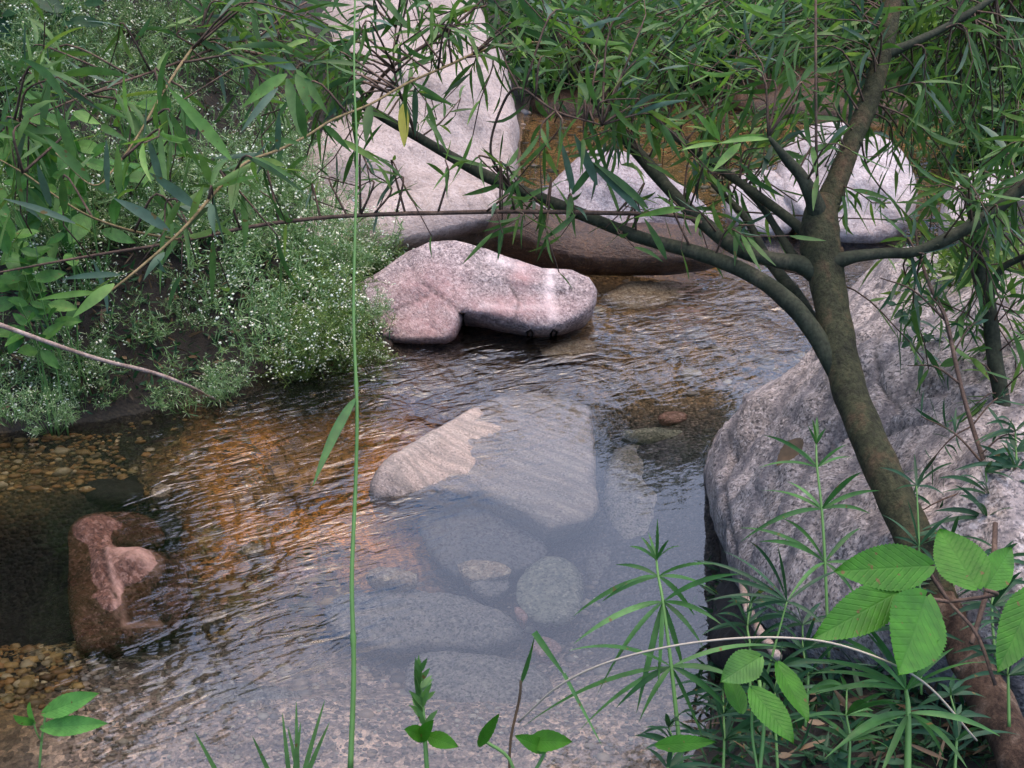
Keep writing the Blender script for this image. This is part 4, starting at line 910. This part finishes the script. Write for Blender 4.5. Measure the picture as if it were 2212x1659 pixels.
def put(i, p, sc, label=None):
    q = protos[i]; rz = R.random()*6.28
    if i not in used:
        used.add(i); q.location = p; q.rotation_euler = (0, 0, rz); q.scale = (sc,)*3
        if label: q['label'] = label
        return q
    return dup(q, p, rz, sc, label)
GL = 'white flowered plants on the left bank'
spots = []
for y in range(-20, 900, 62):
    for x in range(-60, 860, 78):
        xx = x+R.uniform(-30, 30); yy = y+R.uniform(-20, 20)
        lim = 560 if yy < 300 else (600 if yy < 470 else 830)
        if xx > lim or (yy > 790 and xx > 450) or (yy > 850 and xx > 150): continue
        # gaps taken by broad leaves
        if xx < 260 and 180 < yy < 400 and R.random() < .75: continue
        if noise.noise(Vector((xx*.009, yy*.012, 4.2))) < -.15: continue
        if xx < 120 and 520 < yy < 760 and R.random() < .6: continue
        spots.append((xx, yy))
for (x, y) in spots:
    if y > 600 and x < 420 and R.random() < .55: continue
    p = march(x, y+40); p.z -= .03
    i = 2 if (x > 480 and y > 560) else R.choice([0, 1, 3])
    put(i, p, R.uniform(.6, 1.25)*(.8 if y > 650 else 1))
for (x, y, d, i, s, lb) in [(640, 480, 3.9, 0, 1.2, 'pale flowering clump against the left foot of the tall boulder'), (680, 570, 3.75, 1, .9, None), (690, 650, 3.5, 2, 1.0, 'bright green flowering tuft hanging over the left end of the pink boulder'),
                        (640, 640, 3.5, 0, 1.1, None), (800, 760, 3.3, 2, .45, None), (720, 720, 3.3, 2, .8, None), (640, 740, 3.25, 2, .8, None), (560, 700, 3.2, 1, .9, None), (690, 450, 4.1, 3, .7, None), (620, 350, 4.3, 0, .9, None), (730, 540, 3.8, 1, .7, None),
                        (610, 420, 4.15, 1, .9, None), (590, 330, 4.4, 3, .9, None), (760, 480, 4.0, 0, .5, None), (600, 540, 3.8, 3, 1.1, None), (740, 690, 3.4, 1, .7, None), (800, 655, 3.5, 0, .4, None)]:
    p = P(x, y, d); p.z -= .12*s; put(i, p, s, lb)
# small tufts at the lower left shore
for (x, y, d, s) in [(30, 850, 2.75, .5), (100, 870, 2.75, .4), (480, 800, 3.0, .5)]:
    p = P(x, y, d); p.z = max(0, p.z-.08); put(1, p, s)

def leafy(name, px, py, d, wpx, hpx, n, lpx, mat, label, cat='shrub', seed=1, group=None, parts=('stems', 'leaves'), wr=.5):
    rr = random.Random(seed); c = P(px, py, d); rw, rh = px2m(wpx, d)/2, px2m(hpx, d)/2; gz = min(tz(c.x, c.y), c.z-rh*.6)
    root = empty(name, (c.x, c.y+.05, gz), label, cat, group); st = MB(); lv = MB(); k = max(3, n//7)
    for s in range(k):
        e = c+Vector((rr.uniform(-rw, rw), rr.uniform(-.12, .12), rr.uniform(-rh*.7, rh))); b = Vector((c.x+rr.uniform(-rw, rw)*.4, c.y+.05, gz))
        cc = catmull([b, b.lerp(e, .6)+Vector((0, .02, .04)), e], 8); tube(st, cc, [.003*(1-.08*q) for q in range(9)], 5)
        for j in range(n//k):
            p = cc[rr.randint(3, 8)]; dv = Vector((rr.gauss(0, 1), rr.gauss(-.3, .6), rr.gauss(0, .7))).normalized(); Ln = px2m(lpx, d)*rr.uniform(.6, 1.2)
            q = p+dv*.02; tube(st, [p, q], [.001, .001], 3)
            broadleaf(lv, q, q+dv*Ln, Ln*wr*rr.uniform(.85, 1.15), Vector((rr.gauss(0, .35), -.6, .8)), teeth=6, cup=.15, droop=.15)
    st.build(parts[0], 'stem', root); lv.build(parts[1], mat, root); return root
leafy('broadleaf_shrub', 120, 310, 3.2, 330, 240, 90, 70, 'broad', 'light green broad leaved shrub at the upper left edge', seed=3)
leafy('broadleaf_shrub', 60, 400, 3.0, 200, 120, 40, 60, 'broad', 'small clump of round green leaves under the upper left shrub', seed=4)
leafy('broadleaf_shrub', 40, 630, 3.0, 150, 130, 30, 62, 'broad', 'glossy broad leaved plant at the left edge above the dead twig', seed=5)
leafy('broadleaf_shrub', 280, 240, 3.4, 160, 120, 26, 60, 'broad', 'broad leaved plant half hidden among the upper left flowers', seed=6)
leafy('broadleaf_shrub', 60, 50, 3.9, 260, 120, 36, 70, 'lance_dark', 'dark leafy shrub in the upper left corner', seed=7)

leafy('crevice_plant', 2010, 690, 2.45, 130, 70, 40, 26, 'lance_dark', 'small dark leafy plant rooted in the crevice of the huge grey boulder', 'plant', seed=9)
leafy('crevice_plant', 2090, 770, 2.3, 60, 60, 14, 40, 'broad', 'bright green leaves beside the bare brown stem on the boulder', 'plant', seed=10)
# ------------------------------------------------------------------ far bank bushes, and unseen trees added to block sky reflection in the water
def bush(px, py, d, rw, rh, n, Ln, mat, label, seed, name='bush'):
    rr = random.Random(seed); c = P(px, py, d); gz = tz(c.x, c.y); gz = min(gz, c.z-rh*.5)
    root = empty(name, (c.x, c.y, gz), label, 'bush', None); st = MB(); lv = MB()
    for s in range(max(8, n//45)):
        dv = Vector((rr.gauss(0, 1), rr.gauss(0, 1), rr.gauss(.3, 1))).normalized()*rr.uniform(.5, 1)
        e = c+Vector((dv.x*rw, dv.y*rw*.7, dv.z*rh)); b = Vector((c.x+rr.uniform(-.1, .1), c.y, gz)); cc = catmull([b, b.lerp(e, .55)+Vector((0, 0, .1)), e], 9)
        tube(st, cc, [.008*(1-.09*k) for k in range(10)], 5)
        for j in range(45):
            p = cc[rr.randint(3, 9)]+Vector((rr.gauss(0, .07), rr.gauss(0, .07), rr.gauss(0, .06))); dd = Vector((rr.gauss(0, 1), rr.gauss(0, 1), rr.gauss(-.3, .8))).normalized()
            blade(lv, p, p+dd*Ln*rr.uniform(.6, 1.3), Ln*rr.uniform(.14, .24), nrm=(rr.gauss(0, 1), rr.gauss(0, 1), 1), seg=3, sag=.05)
    st.build('stems', 'bark_thin', root); lv.build('leaves', mat, root)
for i, (x, y, d, rw, rh, n, lb) in enumerate([(1230, 70, 6.6, .6, .38, 2600, 'dense green bush on the far bank in front of the dim brown boulder'), (1520, 60, 6.9, .8, .4, 2800, 'far bank bush seen above the orange shallows, left of the willow fork'),
     (1850, 70, 7.0, .8, .42, 2600, 'far bank bush behind the top of the willow stem'), (2150, 90, 6.8, .8, .6, 2200, 'thick bush in the upper right corner'), (2180, 300, 5.6, .45, .4, 1500, 'bush behind the right boulder at the picture edge'),
     (2150, 650, 2.95, .14, .12, 900, 'yellow green low bush behind the thin sapling'), (480, 20, 7.0, .9, .5, 1800, 'bush high on the left bank behind the flowers')]):
    bush(x, y, d, rw, rh, n, .09 if i < 5 else .06, 'gypy' if i == 5 else 'bushleaf', lb, 40+i)
def tall_tree(x, y, h, seed, label):
    rr = random.Random(seed); gz = tz(x, y); root = empty('unseen_bank_tree', (x, y, gz-.05), label, 'tree'); t = MB(); cr = MB()
    pts = [Vector((x+rr.gauss(0, .05)*k, y+rr.gauss(0, .05)*k, gz-.05+h*k/7)) for k in range(8)]; tube(t, catmull(pts, 20), [.14*(1-.8*k/20) for k in range(21)], 9, .15)
    for s in range(46):
        u = rr.uniform(.12, 1); b = pts[0].lerp(pts[-1], u); az = rr.uniform(0, 6.28); ln = h*.20*(1.2-u*.6)*rr.uniform(.7, 1.1)
        e = b+Vector((math.cos(az)*ln, math.sin(az)*ln, rr.uniform(-.1, .5)*ln)); tube(t, catmull([b, b.lerp(e, .5)+Vector((0, 0, .1)), e], 6), [.03*(1-.12*k) for k in range(7)], 5)
        for j in range(120):
            p = b.lerp(e, rr.uniform(.2, 1.05))+Vector((rr.gauss(0, .2), rr.gauss(0, .2), rr.gauss(0, .2))); dd = Vector((rr.gauss(0, 1), rr.gauss(0, 1), rr.gauss(-.4, .7))).normalized()
            blade(cr, p, p+dd*rr.uniform(.16, .30), rr.uniform(.07, .13), nrm=(rr.gauss(0, 1), rr.gauss(0, 1), 1), seg=2)
    t.build('trunk', 'bark', root); cr.build('crown', 'bushleaf', root)
for i, (x, y, h, lb) in enumerate([(-2.1, 5.4, 1.3, 'small unseen leafy tree added behind the flowers, shortest on the left bank'), (-2.55, 4.2, 2.3, 'small unseen leafy tree added at the foot of the left bank row'), (-4.7, 4.6, 5.2, 'tall unseen leafy tree added closest behind the flowers on the left bank'), (-5.1, 6.2, 6.5, 'tall unseen leafy tree added farthest back on the left bank'), (-3.6, 4.6, 6.0, 'tall unseen leafy tree added in the middle of the left bank row'), (-5.5, 8.6, 6.5, 'tall unseen leafy tree added at the right end of the left bank row'), (-4.6, 3.0, 5.5, 'tall unseen leafy tree added nearest on the left bank'),
                         (3.8, 8.6, 4.5, 'tall unseen leafy tree added on the far right bank'), (1.6, 11.6, 3.6, 'tall unseen leafy tree added straight upstream')]):
    tall_tree(x, y, h, 70+i, lb)

# ------------------------------------------------------------------ foreground plants
g1 = empty('tall_grass', P(762, 1640, 1.25), 'single tall green grass stem standing upright left of centre', 'grass stem')
mb = MB(); c = catmull([P(757, 1660, 1.25), P(764, 1450, 1.26), P(760, 1250, 1.27), P(768, 1050, 1.29), P(771, 880, 1.3), P(764, 690, 1.32), P(767, 500, 1.34), P(771, 330, 1.36), P(765, 150, 1.38), P(768, -60, 1.42)], 80)
tube(mb, c, [lerp(.0033, .0011, (k/80)**.6)*(1.35 if k in (12, 38, 60) else 1) for k in range(81)], 8); mb.build('stem', 'stem', g1)
mb = MB(); blade(mb, P(768, 860, 1.3), P(676, 1050, 1.22), .011, nrm=(0, -1, .4), sag=.06, seg=10, fold=.3); mb.build('leaf', 'lance', g1)

def lance_plant(px, py, d, whorls, label, mat='lance', seed=1, stem_w=9, tipn=6, group=None, height_off=0):
    """whorls: list of (x, y, [ (tipx, tipy, width_px) ... ])"""
    rr = random.Random(seed); base = P(px, py, d); root = empty('lance_leaf_plant', base, label, 'plant', group)
    pts = [base]+[P(w_[0], w_[1], d+.02*(k+1)) for k, w_ in enumerate(whorls)]
    mb = MB(); n = 20; c = catmull(pts, n) if len(pts) > 2 else [pts[0].lerp(pts[1], k/n) for k in range(n+1)]
    tube(mb, c, [px2m(stem_w, d)/2*(1-.45*k/n) for k in range(n+1)], 7, .1); mb.build('stem', 'stem', root)
    lv = MB()
    for k, (wx_, wy_, tips) in enumerate(whorls):
        b = P(wx_, wy_, d+.02*(k+1))
        for (tx, ty, w_) in tips:
            dd = d+.02*(k+1)+rr.uniform(-.09, .05); t = P(tx, ty, dd); span = math.hypot(tx-wx_, ty-wy_)
            sag = .10 if abs(tx-wx_) > span*.5 else .03
            blade(lv, b, t, px2m(w_, d), nrm=(rr.uniform(-.3, .3), -.5, 1), sag=sag, seg=9, fold=.3)
    lv.build('leaves', mat, root); return root
lance_plant(1475, 1680, 1.25, [(1450, 1440, [(1130, 1570, 12), (1230, 1405, 12), (1250, 1580, 12), (1330, 1530, 12), (1600, 1470, 14), (1580, 1540, 14), (1380, 1560, 12), (1520, 1600, 12), (1700, 1400, 12)]),
    (1432, 1300, [(1240, 1390, 14), (1290, 1500, 14), (1375, 1540, 14), (1420, 1500, 12), (1520, 1400, 12), (1560, 1350, 12), (1600, 1240, 12), (1320, 1340, 10), (1480, 1460, 12)]),
    (1422, 1245, [(1240, 1330, 13), (1300, 1300, 12), (1330, 1220, 10), (1550, 1220, 11), (1560, 1290, 12), (1500, 1330, 12), (1340, 1270, 9)]),
    (1418, 1210, [(1360, 1180, 10), (1420, 1120, 9), (1470, 1180, 10), (1400, 1150, 8), (1445, 1165, 8), (1385, 1160, 8)])], 'lance leaved plant arching over the calm pool, nearest the water', 'lance', 2, 10)
lance_plant(1960, 1700, 1.15, [(1962, 1540, [(1780, 1640, 15), (1830, 1590, 14), (2160, 1590, 14), (2090, 1660, 14), (1900, 1680, 14), (2040, 1640, 14)]),
    (1957, 1490, [(1750, 1425, 12), (1750, 1455, 11), (1760, 1500, 13), (1800, 1370, 13), (1860, 1340, 13), (2060, 1400, 12), (2120, 1430, 9), (2080, 1470, 9), (1830, 1330, 9), (1930, 1320, 11), (2030, 1380, 8)])], 'bright lance leaved plant with a rosette, lower right corner', 'lance', 3, 16)
lance_plant(1790, 1420, 1.55, [(1782, 1215, [(1640, 1170, 12), (1600, 1140, 10), (1700, 1300, 10), (1860, 1140, 10), (1900, 1240, 9), (1850, 1290, 9), (1690, 1120, 9)]),
    (1775, 1100, [(1600, 1170, 11), (1640, 1060, 12), (1700, 1040, 9), (1860, 1020, 12), (1900, 1060, 10), (1880, 1110, 9), (1660, 1130, 9)]),
    (1765, 1010, [(1650, 940, 9), (1640, 1010, 8), (1700, 960, 9), (1830, 960, 8), (1850, 990, 8)]),
    (1763, 960, [(1765, 900, 9), (1745, 920, 8), (1785, 925, 8), (1755, 905, 7)])], 'slim whorled plant standing against the huge grey boulder', 'lance', 4, 8)
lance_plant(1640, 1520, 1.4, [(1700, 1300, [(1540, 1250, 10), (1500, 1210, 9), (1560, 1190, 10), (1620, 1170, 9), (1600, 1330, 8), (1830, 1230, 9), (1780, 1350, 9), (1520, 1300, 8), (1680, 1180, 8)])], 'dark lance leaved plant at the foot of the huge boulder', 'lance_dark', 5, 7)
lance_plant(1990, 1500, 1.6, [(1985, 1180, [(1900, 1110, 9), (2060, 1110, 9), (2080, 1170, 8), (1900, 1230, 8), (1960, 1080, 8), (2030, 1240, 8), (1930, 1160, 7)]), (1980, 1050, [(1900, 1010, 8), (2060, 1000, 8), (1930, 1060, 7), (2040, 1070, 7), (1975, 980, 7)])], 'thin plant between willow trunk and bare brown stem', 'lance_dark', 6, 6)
k = 0
for (x, y, d, sc, lb) in [(2130, 1160, 1.75, .9, 'sparse narrow leaved plant over the right part of the huge boulder'), (2060, 1290, 1.7, .8, 'sparse narrow leaved plant just right of the trunk, above the serrated leaves'), (2190, 1060, 1.8, .8, 'narrow leaved plant at the right edge halfway up the boulder'), (1560, 1640, 1.3, 1, 'dark narrow leaved plant in the lower right thicket, left part'), (1680, 1600, 1.35, 1.1, 'dark narrow leaved plant under the broad serrated leaves'), (1830, 1640, 1.25, 1, 'narrow leaved plant left of the bright rosette'), (2060, 1640, 1.3, .9, 'narrow leaved plant right of the bright rosette at the trunk base'),
                      (1740, 1500, 1.5, 1, 'shaded narrow leaved plant behind the broad serrated leaves'), (2150, 1350, 1.6, .9, 'shaded narrow leaved plant beside the flaky trunk base'), (2180, 1500, 1.5, 1, 'narrow leaved plant at the lower right edge'), (1620, 1440, 1.5, .9, 'shaded narrow leaved plant next to the black undercut rock'),
                      (1950, 1400, 1.6, .8, 'narrow leaved plant behind the largest serrated leaf'), (1450, 1700, 1.2, .8, 'narrow leaved plant cut by the bottom edge')]:
    wh = []
    for j in range(3):
        wy_ = y-40-55*j*sc; tips = []
        for _ in range(8):
            a = R.uniform(-.15, 3.3); r = R.uniform(80, 170)*sc*(1-.15*j); tips.append((x+math.cos(a)*r, wy_-math.sin(a)*r*.75+20, R.uniform(8, 13)))
        wh.append((x+R.uniform(-8, 8), wy_, tips))
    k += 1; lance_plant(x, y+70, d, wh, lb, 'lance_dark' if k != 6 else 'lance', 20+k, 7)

# broad serrated leaves on one stem
bl = empty('serrated_leaf_plant', P(2130, 1480, 1.2), 'plant with five big bright serrated leaves in front of the trunk base', 'plant')
mb = MB()
hub = P(2050, 1300, 1.24)
for path in [[P(2150, 1480, 1.22), P(2110, 1370, 1.23), hub, P(2020, 1240, 1.26)], [hub, P(1990, 1290, 1.22), P(1935, 1275, 1.2)], [hub, P(2150, 1285, 1.22), P(2130, 1275, 1.2)], [hub, P(2010, 1240, 1.24), P(2005, 1215, 1.23)]]:
    tube(mb, catmull(path, 10), [.0022]*11, 6)
mb.build('stem', 'twig', bl)
for (x0, y0, x1, y1, w_, d, d2, nr) in [(2008, 1222, 1808, 1232, 100, 1.22, 1.18, (0, -.75, .75)), (1945, 1275, 1762, 1378, 92, 1.2, 1.14, (.1, -.7, .8)), (2000, 1290, 1950, 1452, 138, 1.2, 1.1, (-.1, -.9, .5)),
                                       (2110, 1270, 2030, 1140, 118, 1.24, 1.28, (.15, -.9, .5)), (2130, 1270, 2190, 1180, 70, 1.25, 1.3, (-.2, -.9, .5)), (2240, 1270, 2160, 1450, 90, 1.25, 1.2, (-.2, -.9, .5))]:
    mb = MB(); broadleaf(mb, P(x0, y0, d), P(x1, y1, d2), px2m(w_, d), nr, teeth=24, cup=.10, droop=.06); mb.build('leaf', 'bigleaf', bl)
b2 = empty('serrated_leaf_plant', P(1640, 1640, 1.15), 'small plant with three upright bright leaves at the bottom, right of centre', 'plant')
mb = MB(); tube(mb, catmull([P(1640, 1680, 1.15), P(1650, 1560, 1.16), P(1640, 1470, 1.18)], 10), [.002]*11, 6); tube(mb, catmull([P(1640, 1680, 1.15), P(1625, 1590, 1.16), P(1625, 1500, 1.16)], 8), [.0016]*9, 5); mb.build('stem', 'stem', b2)
for (x0, y0, x1, y1, w_, d, d2, nr) in [(1625, 1490, 1715, 1600, 70, 1.15, 1.1, (.3, -.8, .6)), (1680, 1435, 1750, 1555, 62, 1.17, 1.13, (.5, -.8, .5)), (1640, 1420, 1560, 1470, 70, 1.2, 1.16, (0, -.6, .8)), (1600, 1540, 1570, 1450, 60, 1.2, 1.22, (.6, -.7, .5))]:
    mb = MB(); broadleaf(mb, P(x0, y0, d), P(x1, y1, d2), px2m(w_, d), nr, teeth=14, cup=.15, droop=.08); mb.build('leaf', 'broad' if y0 < 1430 else 'bigleaf', b2)
s3 = empty('seedling', P(90, 1600, 1.35), 'three leaved bright green seedling at the lower left corner', 'seedling')
mb = MB(); tube(mb, catmull([P(85, 1660, 1.35), P(90, 1600, 1.35), P(98, 1545, 1.35)], 8), [.0014]*9, 6); tube(mb, catmull([P(90, 1600, 1.35), P(80, 1585, 1.34), P(72, 1560, 1.34)], 6), [.001]*7, 5); mb.build('stem', 'stem', s3)
for (x0, y0, x1, y1, w_) in [(98, 1540, 208, 1498, 46), (95, 1572, 228, 1562, 42), (72, 1563, 30, 1548, 26), (73, 1563, 60, 1520, 24)]:
    mb = MB(); broadleaf(mb, P(x0, y0, 1.35), P(x1, y1, 1.3), px2m(w_, 1.35), (0, -.7, .8), teeth=12, cup=.2, droop=.05); mb.build('leaf', 'seedling', s3)
# small leafy plant bottom centre
s4 = empty('leafy_plant', P(920, 1660, 1.2), 'upright bright green shoot at the bottom, right of the tall grass stem', 'plant')
mb = MB(); tube(mb, catmull([P(925, 1700, 1.2), P(915, 1560, 1.2), P(905, 1450, 1.22)], 10), [.0025]*11, 6); mb.build('stem', 'stem', s4)
mb = MB()
for k in range(26):
    u = k/25; p = P(lerp(918, 903, u), lerp(1570, 1455, u), 1.2); a = R.uniform(-1.3, 1.3); r = lerp(45, 34, u)
    blade(mb, p, P(lerp(918, 903, u)+math.sin(a)*r*.8, lerp(1570, 1450, u)-abs(math.cos(a))*r-6, 1.2+R.uniform(-.03, .03)), .006, nrm=(R.uniform(-.5, .5), -.6, .8), seg=4)
mb.build('leaves', 'grass', s4)
mb = MB(); 
for (x0, y0, x1, y1, w_) in [(915, 1590, 880, 1575, 34), (925, 1590, 985, 1610, 36), (905, 1600, 930, 1560, 30)]: broadleaf(mb, P(x0, y0, 1.2), P(x1, y1, 1.17), px2m(w_, 1.2), (0, -.6, .8), teeth=8)
mb.build('lower_leaves', 'bigleaf', s4)
s5 = empty('leafy_plant', P(1130, 1690, 1.15), 'low round leaved plant peeking over the bottom edge in the middle', 'plant')
mb = MB(); tube(mb, catmull([P(1120, 1720, 1.15), P(1100, 1640, 1.15), P(1045, 1600, 1.15)], 8), [.0018]*9, 5); tube(mb, catmull([P(1120, 1720, 1.15), P(1170, 1640, 1.15), P(1180, 1600, 1.15)], 8), [.0018]*9, 5); mb.build('stem', 'stem', s5)
mb = MB()
for (x0, y0, x1, y1, w_) in [(1035, 1610, 1072, 1548, 26), (1145, 1600, 1230, 1600, 46), (1420, 1610, 1540, 1600, 36), (1180, 1620, 1120, 1590, 34)]: broadleaf(mb, P(x0, y0, 1.15), P(x1, y1, 1.12), px2m(w_, 1.15), (0, -.6, .8), teeth=8)
mb.build('leaves', 'bigleaf', s5)
# grass tuft, bent blade, dry stalk, dead twig
s6 = empty('grass_tuft', P(650, 1680, 1.25), 'short light green grass tuft at the bottom left of the tall stem', 'grass')
for (bx, tx, ty) in [(615, 610, 1540), (640, 640, 1515), (655, 702, 1512), (665, 712, 1560), (630, 650, 1560), (560, 545, 1590), (400, 420, 1580), (645, 622, 1570)]:
    mb = MB(); blade(mb, P(bx+(650-bx)*.3, 1680, 1.25), P(tx, ty, 1.24), .006, nrm=(0, -1, .3), sag=.02, seg=8, prof='grass'); mb.build('blade', 'grass', s6)
s7 = empty('bent_grass', P(1105, 1700, 1.2), 'bent grass blade folded over like a hook at bottom centre', 'grass')
mb = MB(); tube(mb, catmull([P(1100, 1700, 1.2), P(1103, 1600, 1.2), P(1122, 1510, 1.2), P(1125, 1470, 1.2)], 12), [.0016]*13, 6); mb.build('stalk', 'litter', s7)
mb = MB(); blade(mb, P(1124, 1480, 1.2), P(1158, 1362, 1.2), .009, nrm=(.5, -1, 0), seg=6, prof='leaf'); blade(mb, P(1154, 1366, 1.2), P(1222, 1462, 1.18), .008, nrm=(0, -1, .5), seg=8, prof='grass'); blade(mb, P(1218, 1455, 1.18), P(1300, 1610, 1.15), .0045, nrm=(0, -1, .5), seg=8, prof='grass'); mb.build('blade', 'lance', s7)
s8 = MB(); tube(s8, catmull([P(1120, 1560, 1.2), P(1210, 1480, 1.15), P(1330, 1425, 1.12), P(1500, 1388, 1.1), (P(1680, 1377, 1.1)), P(1830, 1398, 1.12), P(1990, 1470, 1.15), P(2110, 1600, 1.18)], 50), [.0012]*51, 5)
tag(s8.build('dry_stalk', 'straw'), 'long dry pale stalk arching across the lance leaves', 'dry stalk')
s9 = MB(); tube(s9, catmull([P(-60, 680, 2.75), P(100, 738, 2.8), P(220, 778, 2.85), P(330, 805, 2.9), P(410, 835, 2.95), G(475, 862, -.02)], 40), [lerp(.006, .0035, k/40) for k in range(41)], 7, .25)
tag(s9.build('fallen_twig', 'dead'), 'bare pinkish dead twig slanting down into the water at the left', 'twig')
s10 = MB(); tube(s10, catmull([G(1598, 1235, .05), P(1612, 1300, 1.85), P(1632, 1350, 1.8), P(1680, 1420, 1.7)], 20), [.007]*21, 7, .3); tag(s10.build('root', 'dead'), 'curved grey root on the black undercut rock', 'root')
s11 = MB(); tube(s11, catmull([P(2150, 1130, 1.45), P(2145, 1220, 1.42), P(2120, 1320, 1.4), P(2098, 1390, 1.38)], 20), [.0035]*21, 6, .2); tag(s11.build('broken_twig', 'twig'), 'dark broken twig stuck beside the serrated leaves at the right', 'twig')
# fallen leaves: one on the stream bottom, one on the big rock
mb = MB(); broadleaf(mb, G(600, 1240, -.02), G(700, 1232, -.025), .05, (0, 0, 1), teeth=6)
tag(mb.build('fallen_leaf', 'redleaf' if 'redleaf' in M else 'sub_pink'), 'dark red leaf under water left of the tall grass stem', 'leaf')
mb = MB(); broadleaf(mb, P(1730, 950, 2.05), P(1680, 1000, 2.0), .03, (0, -.5, 1), teeth=6)
tag(mb.build('fallen_leaf', 'litter'), 'brown curled leaf lying on the huge grey boulder', 'leaf')
# litter under the right thicket
mb = MB()
for _ in range(2200):
    p = march(R.uniform(1500, 2260), R.uniform(1250, 1680)); p.z += R.uniform(0, .04); dv = Vector((R.gauss(0, 1), R.gauss(0, 1), R.gauss(.3, .6))).normalized()
    blade(mb, p, p+dv*R.uniform(.02, .07), R.uniform(.004, .012), nrm=(R.gauss(0, 1), R.gauss(0, 1), 1), seg=3, mi=0 if R.random() < .15 else 1)
g = mb.build('undergrowth', ['litter', 'lance_dark'], origin=(0, 0, 0)); tag(g, 'dark litter and small leaves on the soil under the lower right plants', 'undergrowth', kind='stuff')
mb = MB()
for _ in range(5200):
    x = R.uniform(-60, 900); y = R.uniform(60, 930)
    if y > 760 and x > 500: continue
    p = march(x, y)
    if p.z < .0 or p.y > 9: continue
    p.z += R.uniform(-.005, .05); dv = Vector((R.gauss(0, 1), R.gauss(-.3, 1), R.gauss(.4, .6))).normalized()
    blade(mb, p, p+dv*R.uniform(.02, .06), R.uniform(.004, .013), nrm=(R.gauss(0, 1), R.gauss(0, 1), 1), seg=3, mi=0 if R.random() < .3 else 1)
g = mb.build('ground_cover', ['litter', 'lance_dark'], origin=(0, 0, 0)); tag(g, 'dark low leaves and litter covering the soil of the left bank', 'ground cover', kind='stuff')
for o in bpy.data.objects:
    if '_o' in o: del o['_o']
